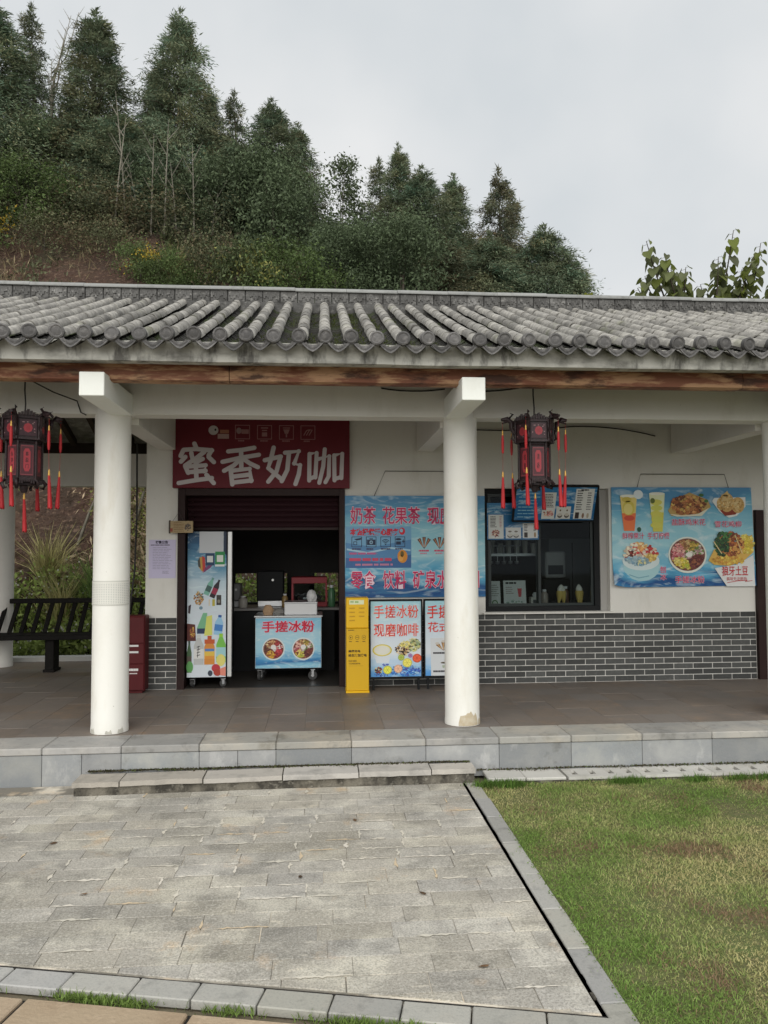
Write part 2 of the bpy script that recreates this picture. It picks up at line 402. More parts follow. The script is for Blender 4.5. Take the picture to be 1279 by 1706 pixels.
class Print:
    """drawing coordinates u (right), w (down) inside box (u0,w0,u1,w1) mapped on a sheet wid x hei metres; sheet bottom-left at the origin, facing -y"""
    def __init__(s, box, wid, hei):
        s.b, s.wid, s.hei = box, wid, hei
        s.sx = wid / (box[2] - box[0]); s.sy = hei / (box[3] - box[1]); s.mb = MB(); s.k = 0.0
    def pt(s, u, w, lay): return ((u - s.b[0]) * s.sx, -0.0006 - 0.00012 * lay, (s.b[3] - w) * s.sy)
    def poly(s, pts, col, lay=1):
        a = sum(pts[i][0] * pts[(i + 1) % len(pts)][1] - pts[(i + 1) % len(pts)][0] * pts[i][1] for i in range(len(pts)))
        if a > 0: pts = pts[::-1]
        s.mb.add([s.pt(u, w, lay) for u, w in pts], [tuple(range(len(pts)))], 0, False, col); return s
    def rect(s, u0, w0, u1, w1, col, lay=1): return s.poly([(u0, w1), (u1, w1), (u1, w0), (u0, w0)], col, lay)
    def ell(s, u, w, ru, rw, col, lay=1, n=18, rot=0.0):
        c, d = math.cos(rot), math.sin(rot)
        return s.poly([(u + ru * math.cos(t) * c - rw * math.sin(t) * d, w + ru * math.cos(t) * d + rw * math.sin(t) * c) for t in [2 * PI * k / n for k in range(n)]], col, lay)
    def frame(s, u0, w0, u1, w1, t, col, lay=1):
        s.rect(u0, w0, u1, w0 + t, col, lay); s.rect(u0, w1 - t, u1, w1, col, lay); s.rect(u0, w0 + t, u0 + t, w1 - t, col, lay); s.rect(u1 - t, w0 + t, u1, w1 - t, col, lay)
    def stroke(s, pts, wd, col, lay=1):
        n = len(pts); L_, R_ = [], []
        ws = wd if hasattr(wd, '__len__') else [wd] * n
        for i, p in enumerate(pts):
            a = pts[max(i - 1, 0)]; b = pts[min(i + 1, n - 1)]
            dx, dy = b[0] - a[0], b[1] - a[1]; l = math.hypot(dx, dy) or 1; nx, ny = -dy / l, dx / l
            L_.append((p[0] + nx * ws[i] / 2, p[1] + ny * ws[i] / 2)); R_.append((p[0] - nx * ws[i] / 2, p[1] - ny * ws[i] / 2))
        for i in range(n - 1): s.poly([L_[i], L_[i + 1], R_[i + 1], R_[i]], col, lay)
    def text(s, st, u0, w0, u1, w1, col, bold=.015, lay=40, edge=None, ew=.05):
        for b, c, ly in ([(bold + ew, edge, lay - 5)] if edge else []) + [(bold, col, lay)]:
            v0, _ = glyph(st, 0.0); vs, fs = glyph(st, b)
            x0 = min(v[0] for v in v0); x1 = max(v[0] for v in v0); y0 = min(v[1] for v in v0); y1 = max(v[1] for v in v0)
            q = [s.pt(u0 + (x - x0) / (x1 - x0) * (u1 - u0), w1 - (y - y0) / (y1 - y0) * (w1 - w0), ly) for x, y in vs]
            s.mb.add(q, fs, 0, False, c)
        return s
    def lines(s, u0, w0, u1, w1, n, col, lay=30, th=.35, seed=1, gap=.25):
        """rows of print too small to read"""
        r = random.Random(seed); st = (w1 - w0) / n
        for i in range(n):
            u = u0; end = u0 + (u1 - u0) * r.uniform(.7, 1.0)
            while u < end - 1e-6:
                l = (u1 - u0) * r.uniform(.08, .3); e = min(u + l, end)
                s.rect(u, w0 + i * st + st * (1 - th) / 2, e, w0 + i * st + st * (1 + th) / 2, col, lay)
                u = e + (u1 - u0) * .03 * gap * 4
    def dish(s, u, w, ru, rw, pal, n, size, lay=6, seed=1, zone=None):
        r = random.Random(seed)
        n = int(n * 1.9); size *= .74
        for i in range(n):
            a = r.uniform(0, 2 * PI); q = math.sqrt(r.random()) * .95
            cu, cw = u + ru * q * math.cos(a), w + rw * q * math.sin(a)
            p = pal
            if zone: p = zone[int((a / (2 * PI)) * len(zone)) % len(zone)] if q > .28 else zone[-1]
            c = r.choice(p); f = r.uniform(.75, 1.2)
            k = r.randint(5, 8); a0 = r.random() * 6.28; st = r.uniform(.55, 1.0)
            rot = r.random() * 3.14
            pts = []
            for j in range(k):
                t = a0 + 2 * PI * j / k; rr = size * r.uniform(.7, 1.1)
                x, y = rr * math.cos(t), rr * st * math.sin(t)
                pts.append((cu + x * math.cos(rot) - y * math.sin(rot), cw + (x * math.sin(rot) + y * math.cos(rot)) * .8))
            s.poly(pts, tuple(min(1, x * f) for x in c), lay + i * .115)
            if i % 2:
                mu = sum(p_[0] for p_ in pts) / k - size * .16; mw = sum(p_[1] for p_ in pts) / k - size * .2
                s.poly([(mu + (p_[0] - mu) * .42, mw + (p_[1] - mw) * .38) for p_ in pts], tuple(min(.9, x * f * 1.45 + .03) for x in c), lay + i * .115 + .06)
    def build(s, name, parent, loc=(0, 0, 0), mat=None):
        return s.mb.build(name, mat or print_m, parent, loc)

C_RED = srgb(214, 28, 56); C_MAG = srgb(205, 40, 95); C_WHITE = (.82, .82, .82); C_BLACK = (.02, .02, .022); C_PINK = srgb(240, 196, 208)

# ================================================================== GROUND
FZ = 0.25                       # porch floor level
g = MB(); g.box(-60, 60, -30, 60, -.6, -.035)
tag(g.build("ground", dirt_m), kind="structure")

# ---- paved square: rows of granite blocks, 19 rows of 0.1345 m
def edge_y(x): return 3.168 + (x + 1.239) * (2.646 - 3.168) / (.977 + 1.239)     # slanted front border
pav = MB(); pav.zprism([(-6.0, edge_y(-6.0) + .004), (.964, edge_y(.964) + .004), (.964, 5.46), (-6.0, 5.46)], -.03, -.0030)
paving = tag(pav.build("paving", joint_m), kind="structure")
pr = random.Random(5)
stuff_mb = MB(); ycur = 5.262; row = 0
cells = []
while ycur > 2.35:
    ph = .1345 * pr.uniform(.97, 1.03); y1 = ycur; y0 = ycur - ph
    x = .962
    x1 = x
    first = True
    while x1 > -3.9:
        ln = pr.choice((.24, .27, .29, .31)) * (pr.uniform(.35, .95) if first else 1); first = False
        x0 = x1 - ln
        cells.append((x0, x1, y0, y1)); x1 = x0
    ycur = y0; row += 1
n_obj = 0
for x0, x1, y0, y1 in cells:
    g_ = pr.choice((.0005, .0007, .0010, .0010, .0028))
    c0, c1 = edge_y(x0), edge_y(x1)
    poly = [(x0 + g_, y0 + g_), (x1 - g_, y0 + g_), (x1 - g_, y1 - g_), (x0 + g_, y1 - g_)]
    # clip against the slanted front border
    out = []
    lim = .012
    for i in range(4):
        a, b = poly[i], poly[(i + 1) % 4]
        da, db = a[1] - edge_y(a[0]) - lim, b[1] - edge_y(b[0]) - lim
        if da >= 0: out.append(a)
        if da * db < 0:
            t = da / (da - db); out.append((a[0] + (b[0] - a[0]) * t, a[1] + (b[1] - a[1]) * t))
    if len(out) < 3: continue
    if max(p[0] for p in out) - min(p[0] for p in out) < .03 or max(p[1] for p in out) - min(p[1] for p in out) < .02: continue
    top = pr.uniform(.001, .0028)
    mb = MB()
    cx = sum(p[0] for p in out) / len(out); cy = sum(p[1] for p in out) / len(out); n = len(out)
    ins = [(p[0] + (cx - p[0]) / max(1e-6, math.hypot(p[0] - cx, p[1] - cy)) * .003, p[1] + (cy - p[1]) / max(1e-6, math.hypot(p[0] - cx, p[1] - cy)) * .006) for p in out]
    tl = [pr.uniform(-.0008, .0008) for _ in out]
    vs = [(p[0] - cx, p[1] - cy, -.02) for p in out] + [(p[0] - cx, p[1] - cy, top - .0015) for p in out] + [(p[0] - cx, p[1] - cy, top + tl[i]) for i, p in enumerate(ins)]
    fs = [(i, (i + 1) % n, n + (i + 1) % n, n + i) for i in range(n)] + [(n + i, n + (i + 1) % n, 2 * n + (i + 1) % n, 2 * n + i) for i in range(n)] + [tuple(range(2 * n, 3 * n))]
    if x1 > -2.75:
        mb.add(vs, fs); mb.build("paving_stone", pave_m, paving, (cx, cy, 0)); n_obj += 1
    else:
        stuff_mb.add([(v[0] + cx, v[1] + cy, v[2]) for v in vs], fs)
tag(stuff_mb.build("paving_stone_beyond", pave_m, paving), kind="stuff")
mb = MB(); mb.box(.9665, .9805, 2.63, 5.27, -.02, -.0040); xj = 5.2
while xj > 2.7:
    mb.box(.9675, .9795, xj - pr.uniform(.02, .16), xj, -.0039, pr.uniform(-.0015, .003)); xj -= pr.uniform(.1, .5); mb.build("expansion_joint", joint_dirt, paving)
# mortar smeared over the joints: one mass of crumbs and streaks
sm = MB(); rs = random.Random(17)
for x0, x1, y0, y1 in cells:
    if x1 < -2.6: continue
    cxm, cym = (x0 + x1) / 2, (y0 + y1) / 2
    dens = math.exp(-((cxm + .05) / .95) ** 2 - ((cym - 4.25) / .62) ** 2)
    for kind in (0, 1):
        if rs.random() > .09 + .78 * dens: continue
        hor = kind == 0
        L0 = (x1 - x0) if hor else (y1 - y0)
        a0 = rs.uniform(0, .3) * L0; a1 = min(L0, a0 + rs.uniform(.4, 1.0) * L0)
        nseg = max(3, int((a1 - a0) / .016)); up_, dn_ = [], []
        for i in range(nseg + 1):
            t = a0 + (a1 - a0) * i / nseg
            e = max(0.0, math.sin(PI * i / nseg)) ** .5
            w1 = (.0015 + rs.random() ** 2.5 * .017) * e; w2 = (.0015 + rs.random() ** 2.5 * .017) * e
            if hor: up_.append((x0 + t, y0 + w1, .0046)); dn_.append((x0 + t, y0 - w2, .0046))
            else: up_.append((x0 - w1, y0 + t, .0046)); dn_.append((x0 + w2, y0 + t, .0046))
        if up_[0][1] < edge_y(up_[0][0]) + .04: continue
        c_ = rs.choice(((.64, .60, .51), (.58, .55, .47), (.66, .62, .54), (.60, .49, .34)))
        n_ = len(up_)
        sm.add(dn_ + up_, [(i, i + 1, n_ + i + 1, n_ + i) for i in range(n_ - 1)], 0, False, c_)
tag(sm.build("mortar_smear", M("mortar_smears", (1, 1, 1), .95, attr=True, spec=.1), paving), kind="stuff")
# border stones along the lawn
y = 5.27
while y > 2.55:
    l = pr.choice((.34, .37, .40)); y0 = max(y - l, 2.5)
    mb = MB(); mb.cbox(-.0475, .044, -(y - y0) / 2 + .003, (y - y0) / 2 - .003, -.03, .004 + pr.uniform(-.002, .002), .004)
    mb.build("border_stone", edge_m, paving, (1.030 + pr.uniform(-.003, .003), (y + y0) / 2, 0)); y = y0
# slanted border at the front
ux, uy = .9734, -.2293
px_, py_ = -uy, ux
ang = math.atan2(uy, ux)
mb = MB(); mb.add([(-4, edge_y(-4), -.003), (-4, edge_y(-4) - .012, -.003), (.985, edge_y(.985) - .012, -.003), (.985, edge_y(.985), -.003)], [(0, 1, 2, 3)])
mb.build("expansion_joint", gap_m, paving)
s_ = -3.0
while s_ < 2.5:
    l = pr.uniform(.235, .27)
    c = (-1.239 + ux * (s_ + l / 2) - px_ * .070, 3.168 + uy * (s_ + l / 2) - py_ * .070)
    if c[0] < 1.12:
        mb = MB(); mb.cbox(-l / 2 + .003, l / 2 - .003, -.055, .055, -.03, .004 + pr.uniform(-.002, .002), .004)
        mb.build("border_stone", edge_m, paving, (c[0], c[1], 0), (0, 0, ang))
    s_ += l
# sandstone path, bottom left
sp_ = MB()
pts = [(-1.239 + ux * a - px_ * b, 3.168 + uy * a - py_ * b) for a, b in ((-4, .185), (3.2, .185), (3.2, 2.2), (-4, 2.2))]
sp_.zprism(pts[::-1], -.03, -.012)
path = tag(sp_.build("sandstone_path", gap_m), kind="structure")
for k in range(8):
    for j in range(3):
        a0 = -2.86 + k * .62 + (j % 2) * .3; b0 = .19 + j * .42
        c = (-1.239 + ux * (a0 + .305) - px_ * (b0 + .205), 3.168 + uy * (a0 + .305) - py_ * (b0 + .205))
        mb = MB(); mb.cbox(-.302, .302, -.202, .202, -.03, pr.uniform(-.002, .003), .005)
        mb.build("path_slab", sand_m, path, (c[0], c[1], 0), (0, 0, ang + pr.uniform(-.004, .004)))

# ---- lawn
lw = MB()
nx, ny = 40, 30
vs = []; fs = []
for j in range(ny + 1):
    for i in range(nx + 1):
        x = 1.06 + i / nx * 10; y = 1.2 + j / ny * 4.05
        vs.append((x, y, -.012 + .02 * mnoise.noise(Vector((x * 1.3, y * 1.3, 3))) * min(1, i / 2)))
for j in range(ny):
    for i in range(nx): fs.append((j * (nx + 1) + i, j * (nx + 1) + i + 1, (j + 1) * (nx + 1) + i + 1, (j + 1) * (nx + 1) + i))
lw.add(vs, fs, 0, True)
tag(lw.build("lawn", soil_m), kind="structure")

def blades(name, X, Yv, Z0, hgt, wid, cols, lean, mat, parent=None):
    """two-triangle bent blades"""
    n = len(X)
    a = rng.uniform(0, 2 * PI, n); b = rng.uniform(0, 2 * PI, n)
    dx, dy = np.cos(a), np.sin(a)
    lx, ly = np.cos(b) * lean * hgt, np.sin(b) * lean * hgt
    V = np.zeros((n, 5, 3), np.float32)
    w2 = wid / 2
    V[:, 0] = np.stack([X - dx * w2, Yv - dy * w2, Z0], 1)
    V[:, 1] = np.stack([X + dx * w2, Yv + dy * w2, Z0], 1)
    mx_, my_ = X + lx * .35, Yv + ly * .35
    hz = hgt * np.sqrt(np.maximum(.05, 1 - np.minimum(lean, .95) ** 2))
    V[:, 2] = np.stack([mx_ + dx * w2 * .8, my_ + dy * w2 * .8, Z0 + hz * .6], 1)
    V[:, 3] = np.stack([mx_ - dx * w2 * .8, my_ - dy * w2 * .8, Z0 + hz * .6], 1)
    V[:, 4] = np.stack([X + lx, Yv + ly, Z0 + hz], 1)
    me = bpy.data.meshes.new(name)
    base = np.arange(n)[:, None] * 5
    quads = (base + np.array([0, 1, 2, 3])).astype(np.int32)
    tris = (base + np.array([3, 2, 4])).astype(np.int32)
    me.vertices.add(n * 5); me.vertices.foreach_set("co", V.ravel())
    loops = np.concatenate([quads.ravel(), tris.ravel()])
    me.loops.add(len(loops)); me.loops.foreach_set("vertex_index", loops)
    me.polygons.add(2 * n)
    st = np.concatenate([np.arange(n) * 4, n * 4 + np.arange(n) * 3]).astype(np.int32)
    me.polygons.foreach_set("loop_start", st)
    at = me.color_attributes.new("Col", 'FLOAT_COLOR', 'POINT')
    cc = np.ones((n, 5, 4), np.float32); cc[:, :, :3] = cols[:, None, :]
    at.data.foreach_set("color", cc.ravel())
    me.materials.append(mat); me.update(calc_edges=True)
    return link(name, me, parent)

def pnoise(X, Yv, sc, seed):
    return np.array([mnoise.noise(Vector((x * sc, y * sc, seed))) for x, y in zip(X, Yv)])

n = 210000
X = rng.uniform(.985, 4.4, n); Yv = 2.2 + (5.27 - 2.2) * rng.random(n)
keep = X < .35 + .72 * Yv + .25
n2 = 130000                                  # the lawn goes on, a little sparser, to the right and towards the front
X2 = rng.uniform(.985, 8.0, n2); Y2 = 1.2 + 4.07 * rng.random(n2)
k2 = (X2 >= .35 + .72 * Y2 + .25) | (Y2 < 2.2)
X, Yv = np.concatenate([X[keep], X2[k2]]), np.concatenate([Yv[keep], Y2[k2]])
edge_w = .22 * pnoise(Yv * 1.0, Yv * 0, 2.2, 9.0) + .06 * pnoise(Yv * 5, Yv * 0, 1.5, 2.0) + .03 * pnoise(Yv * 17, Yv * 0, 1.0, 4.0) - .025 * np.clip((4.6 - Yv) / 2, 0, 1) + rng.normal(0, .008, len(Yv))
keep = X > np.maximum(.992, 1.045 + edge_w)
X, Yv = X[keep], Yv[keep]; n = len(X)
big = pnoise(X, Yv, 1.4, 1.0); mid = pnoise(X, Yv, 5.0, 2.0); dry = pnoise(X, Yv, 2.6, 7.0)
f = np.clip(.66 + .75 * big + .75 * mid + rng.normal(0, .22, n) - .14 * (X - 1.2) * .6, 0, 1)
cg = np.array([.215, .335, .08]); cs = np.array([.54, .48, .235]); cb = np.array([.30, .205, .125])
cols = cs + (cg - cs) * f[:, None]
br = (dry + .5 * mid + rng.normal(0, .2, n)) > .50
cols[br] = cb
cols *= rng.uniform(.7, 1.3, (n, 1))
hg = rng.uniform(.010, .026, n) * (1 + .8 * np.clip(mid, -1, 1)) * np.where(rng.random(n) < .04, 1.9, 1)
tag(blades("lawn_grass", X, Yv, np.full(n, -.012) , hg, rng.uniform(.002, .004, n), cols, rng.uniform(.55, .985, n), grass_m), "short patchy lawn grass, green with straw coloured patches", "grass", kind="stuff")
# clover leaves in the greener patches, straw lying on top
n = 60000
X = rng.uniform(1.05, 4.4, n); Yv = 2.2 + 3.05 * rng.random(n)
kk = (X < .6 + .72 * Yv) & (pnoise(X, Yv, 1.4, 1.0) + .9 * pnoise(X, Yv, 4.0, 22.0) + rng.normal(0, .1, n) - .12 * (X - 1.3) > .12)
X, Yv = X[kk], Yv[kk]; n = len(X)
CLOVER = (np.stack([X, Yv, rng.uniform(.0, .018, n)], 1), n)
# taller tufts against the drain
n = 2600
X = np.concatenate([rng.normal(c, .05, 260) for c in (1.13, 1.2, 1.3, 2.05, 2.14, 2.6, 2.9, 3.1, 1.1, 1.25)])
Yv = 5.19 + rng.normal(0, .02, n)
cols = np.array([.10, .18, .035])[None] * rng.uniform(.6, 1.5, (n, 1))
tag(blades("edge_grass", X, Yv, np.full(n, -.01), rng.uniform(.02, .065, n), rng.uniform(.003, .006, n), cols, rng.uniform(.2, .8, n), grass_m), "taller green grass tufts along the edge of the drain", "grass", kind="stuff")
# grass in the gap beyond the slanted border
n = 7000
a = rng.uniform(-1.2, 2.4, n); bb = .152 + rng.normal(0, .013, n)
kk = pnoise(a * 3, a * 0, 1.0, 4.0) + rng.normal(0, .12, n) > .0
a, bb = a[kk], bb[kk]; n = len(a)
cols = np.array([.17, .25, .06])[None] * rng.uniform(.6, 1.4, (n, 1))
tag(blades("joint_grass", -1.239 + ux * a - px_ * bb, 3.168 + uy * a - py_ * bb, np.full(n, -.015), rng.uniform(.015, .035, n), rng.uniform(.003, .006, n), cols, rng.uniform(.3, .9, n), grass_m), "bright green grass growing in the gap beside the sandstone slabs", "grass", kind="stuff")

# ---- drain with slotted covers
drain = tag(link("drain", None, None, (0, 0, 0)), kind="structure")
mb = MB(); mb.box(1.15, 9.0, 5.255, 5.46, -.03, .004); mb.build("drain_channel", conc_dark, drain)
for k, (xa, xb) in enumerate(((1.14, 1.40), (1.405, 1.685))):
    mb = MB(); mb.cbox(xa, xb, 5.25, 5.45, .005, .03 - k * .004, .005); mb.build("drain_slab", drain_m, drain)
x = 1.70
while x < 7.5:
    mb = MB(); L_ = .52
    y0, y1, z1 = 5.25, 5.445, .026
    nsl = 4; st = L_ / nsl
    mb.box(0, L_, y0, y0 + .055, .006, z1); mb.box(0, L_, y1 - .05, y1, .006, z1)
    for q in range(nsl + 1):
        a0 = 0 if q == 0 else q * st - st / 2 + .020
        b0 = L_ if q == nsl else q * st + st / 2 - .020
        mb.box(a0, b0, y0 + .055, y1 - .05, .006, z1)
    mb.build("drain_cover", drain_m, drain, (x, 0, 0)); x += L_ + .004

# ---- low step in front of the porch
step = thing("stone_step", "low weathered stone step lying in front of the porch kerb", "step", (0, 0, 0))
bs = MB()
top = []; 
xs = np.linspace(-1.60, 1.05, 28)
prof = [(x, 5.215 + .075 * (x + 1.6) / 2.65 + .014 * mnoise.noise(Vector((x * 7, 0, 0)))) for x in xs]
poly = prof + [(1.02, 5.462), (-1.56, 5.462)]
bs.zprism(poly, -.01, .072)
bs.build("step_base", conc_dark, step)
bounds = [-1.61, -1.31, -.775, -.255, .255, .75, 1.06]
for k in range(6):
    xa, xb = bounds[k] + .004, bounds[k + 1] - .004
    ya, yb = 5.20 + .075 * (xa + 1.6) / 2.65, 5.20 + .075 * (xb + 1.6) / 2.65
    wy = .19 if k < 5 else .15
    mb = MB()
    ns = 7
    front = [(xa + (xb - xa) * i / ns, ya + (yb - ya) * i / ns + pr.uniform(-.006, .008)) for i in range(ns + 1)]
    pl = front + [(xb, yb + wy), (xa, ya + wy)]
    cx, cy = (xa + xb) / 2, (ya + yb) / 2 + wy / 2
    mb.zprism([(p[0] - cx, p[1] - cy) for p in pl], .06, .092 + pr.uniform(-.004, .004))
    mb.build("step_slab", step_m, step, (cx, cy, 0), (pr.uniform(-.012, .012), pr.uniform(-.008, .008), 0))

n = 5200
X = np.concatenate([rng.uniform(-1.58, 1.05, 3600), rng.uniform(1.1, 4.2, 1600)])
Yv = 5.462 - np.abs(rng.normal(0, .016, n)) * np.clip(1 + 1.2 * pnoise(X, X * 0, 3.0, 5.0), .2, 2)
cols = np.array([.075, .065, .04])[None] * rng.uniform(.4, 1.8, (n, 1)); gk = rng.random(n) < .22; cols[gk] = np.array([.09, .12, .035])
tag(blades("kerb_litter", X, Yv, np.where(X < 1.06, .092, .03), rng.uniform(.006, .018, n), rng.uniform(.006, .014, n), cols, rng.uniform(.6, .97, n), grass_m), "dark dirt, moss and litter gathered along the foot of the kerb", "dirt", kind="stuff")
r7 = random.Random(21)
lfm = M("fallen_leaf", (.12, .07, .035), .8, .4)
dl = MB(); dl.add([(0, -.022, 0), (.010, -.004, .004), (.007, .014, .002), (0, .024, .005), (-.008, .012, .003), (-.010, -.004, .001)], [(0, 1, 2, 3, 4, 5)]); dlm = dl.mesh("fallen_leaf", lfm)
for x, y, lab in ((.47, 3.62, "small dark fallen leaf on the right side of the paving"), (.62, 2.98, "brown fallen leaf near the right front corner of the paving"), (-.1, 3.85, "dark fallen leaf in the middle of the paving"), (-1.45, 4.4, "brown fallen leaf at the left of the paving"), (-1.1, 3.75, "brown fallen leaf on the left part of the paving, nearer the front"), (.2, 4.6, "tiny leaf on the paving below the step")):
    tag(link("fallen_leaf", dlm, None, (x, y, .006), (r7.uniform(-.1, .1), r7.uniform(-.1, .1), r7.uniform(0, 6))), lab, "leaf", "fallen leaves on the paving")

# ================================================================== BUILDING
shop = thing("pavilion_shop", "long white plastered pavilion shop with grey clay tiled roof and porch columns", "building", (0, 0, 0))

# ---- porch floor (platform, tiles, coping, kerb)
XL, XR = -7.2, 9.2
mb = MB(); mb.box(XL, XR, 5.49, 9.62, -.02, FZ - .004)
floor = mb.build("porch_floor", grout_m, shop)
tl = .298
fstuff = MB()
meshes = []
for k in range(4):
    m_ = MB(); e = .0012 * (k - 1.5)
    m_.cbox(-.1483, .1483, -.1483, .1483, -.02, .0 + e * .4, .0012); meshes.append(m_.mesh("floor_tile", floor_m))
for j in range(13):
    for i in range(-16, 28):
        x = .03 + i * tl; y = 5.80 + tl / 2 + j * tl
        if y > 9.6: continue
        if -2.7 < x < 5.2 and y < 7.6 or (-4.6 < x < -1.7 and y < 9.0):
            o = link("floor_tile", meshes[(i * 7 + j * 3) % 4], floor, (x, y, FZ), (0, 0, 0))
        else:
            fstuff.box(x - .1475, x + .1475, y - .1475, y + .1475, FZ - .02, FZ)
tag(fstuff.build("floor_tile_beyond", floor_m, floor), kind="stuff")
x = -1.364 - .526 * 8; cop = []
while x < 8.0:
    mb = MB(); mb.cbox(.002, .524, 5.462, 5.792, FZ - .045, FZ + .004 + pr.uniform(-.002, .002), .006)
    mb.build("coping_stone", coping_m, floor, (x, 0, 0))
    n_ = 2 if pr.random() < .25 else 1
    for q in range(n_):
        w = .526 / n_
        mb = MB(); mb.cbox(q * w + .0015, (q + 1) * w - .0015, 5.468 + pr.uniform(0, .002), 5.489, -.015, FZ - .047, .002)
        mb.build("kerb_stone", slate_m, floor, (x, 0, 0))
    x += .526
mb = MB(); mb.box(-7, -1.72, 9.63, 9.80, -.02, .30); mb.build("rear_kerb", white_kerb, floor)

# ---- columns
def column(x, y, parent, patch=False, band=False, zt=2.66, mat=None):
    mb = MB()
    r = .133
    prof = [(r * 1.02, FZ + .002), (r * 1.02, FZ + .03), (r, FZ + .06), (r * .995, 1.2), (r * .985, 2.2), (r * .985, zt)]
    mb.lathe(prof, 40)
    c = mb.build("column", mat or col_paint, parent, (x, y, 0))
    if patch:
        for a0, a1, zb, jag in (((-1.95, -.75, .355, 1), (-.70, -.25, .30, 3)) if x > 0 else ((-2.6, -2.2, .285, 2), (-1.55, -1.2, .28, 5), (-.9, -.55, .29, 6))):
            p = MB(); nn = 12; vs = []; fs = []
            for i in range(nn + 1):
                a = a0 + (a1 - a0) * i / nn
                hz = (zb - FZ) * min(1, 2.2 * math.sin(PI * (i + .5) / (nn + 1))) * (.85 + .55 * mnoise.noise(Vector((i * .63, jag * 3.1, 0)))) 
                for zz in (FZ + .006, FZ + .006 + hz):
                    vs.append(((r * 1.02 + .002) * math.cos(a), (r * 1.02 + .002) * math.sin(a), zz))
            for i in range(nn): fs.append((2 * i, 2 * i + 2, 2 * i + 3, 2 * i + 1))
            p.add(vs, fs, 0, True); p.build("chipped_render", bare_render if x > 0 else grey_render, c)
    if band:
        p = MB(); nn = 22
        z0, z1 = 1.19, 1.37
        a0, a1 = -PI + .25, -.12
        def ring(a, z, d): return ((r + d) * math.cos(a), (r + d) * math.sin(a), z)
        for i in range(nn):
            t0 = a0 + (a1 - a0) * i / nn; t1 = a0 + (a1 - a0) * (i + 1) / nn
            p.add([ring(t0, z0, .002), ring(t1, z0, .002), ring(t1, z1, .002), ring(t0, z1, .002)], [(0, 1, 2, 3)], 0, True, (.72, .715, .66))
            for zr in (z0, z1 - .008):
                p.add([ring(t0, zr, .003), ring(t1, zr, .003), ring(t1, zr + .008, .003), ring(t0, zr + .008, .003)], [(0, 1, 2, 3)], 0, True, (.58, .58, .53))
            for q in range(12):
                zq = z0 + .016 + q * .0125
                p.add([ring(t0 + .03, zq, .003), ring(t1 - .03, zq, .003), ring(t1 - .03, zq + .004, .003), ring(t0 + .03, zq + .004, .003)], [(0, 1, 2, 3)], 0, True, (.46, .47, .44))
        p.build("patterned_band", paper_m, c)
    return c
COLX = [-4.215, -1.570, 1.090, 3.725, 6.36]
for i, x in enumerate(COLX):
    column(x, 5.95, shop, patch=(i in (1, 2)), band=(i == 1))
for x in (-3.70, -6.3):
    column(x, 9.3, shop, mat=plaster, zt=2.40)

# ---- beams
mb = MB()
xs = [XL] + COLX + [XR]
mb.box(XL, XR, 5.852, 6.05, 2.612, 2.93)
mb.build("tie_beam", plaster, shop)
mb = MB(); mb.box(XL, -1.70, 9.2, 9.4, 2.335, 2.715); mb.build("tie_beam", plaster, shop)
for i, x in enumerate((-4.15, -1.485, 1.03, 3.66, 6.3)):
    mb = MB(); mb.box(x - .08, x + .08, 6.0515, 7.585, 2.56, 2.92); mb.build("cross_beam", plaster, shop)
    mb = MB(); mb.cbox(x - .08, x + .08, 5.09, 5.851, 2.60, 2.757, .004); mb.build("beam_end", beam_end, shop)
mb = MB(); mb.box(-4.26, -4.1, 7.585, 9.19, 2.56, 2.92); mb.build("cross_beam", plaster, shop)
# timber under the eave (three lengths), slightly uneven
for xa, xb, s1 in ((-6.0, -.62, 1), (-.615, 3.0, 2), (3.005, 8.6, 3)):
    mb = MB(); nn = 24; vs = []; fs = []
    ring = [(-.055, -.055), (-.02, -.063), (.05, -.06), (.062, 0), (.05, .058), (-.03, .062), (-.058, .05), (-.064, 0)]
    for i in range(nn + 1):
        x = xa + (xb - xa) * i / nn
        for k, (dy, dz) in enumerate(ring):
            w = 1 + .09 * mnoise.noise(Vector((x * 1.5, k, s1)))
            vs.append((x, 5.275 + dy * w, 2.793 + dz * w))
    n8 = 8
    for i in range(nn):
        for k in range(n8): fs.append((i * n8 + k, i * n8 + (k + 1) % n8, (i + 1) * n8 + (k + 1) % n8, (i + 1) * n8 + k))
    fs.append(tuple(range(n8))[::-1]); fs.append(tuple(nn * n8 + k for k in range(n8)))
    mb.add(vs, fs, 0, False); mb.build("eave_timber", log_m, shop)

# ---- roof
EY, EZ = 4.96, 2.925
RUN = 2.50
def rz_(t): return EZ + .392 * t + .0052 * t * t
roof = link("roof", None, shop, (0, 0, 0))
def slab(sign):
    mb = MB(); N_ = 10
    vs = []; fs = []
    for i in range(N_ + 1):
        t = .11 + (RUN - .11) * i / N_ + .06 * (i == N_)
        y = EY + t if sign > 0 else 15.04 + .0 - (EY + t)
        for x in (XL - .3, XR + .3):
            vs.append((x, y, rz_(t) - .046)); vs.append((x, y, rz_(t) - .085))
    for i in range(N_):
        a, b = i * 4, (i + 1) * 4
        fs += [(a, a + 2, b + 2, b), (a + 1, b + 1, b + 3, a + 3), (a, b, b + 1, a + 1), (a + 2, a + 3, b + 3, b + 2)]
    fs += [(0, 1, 3, 2), (N_ * 4, N_ * 4 + 2, N_ * 4 + 3, N_ * 4 + 1)]
    mb.add(vs, fs); return mb
slab(1).build("roof_deck", ceil_m, roof)
slab(-1).build("roof_deck", tile_grey, roof)
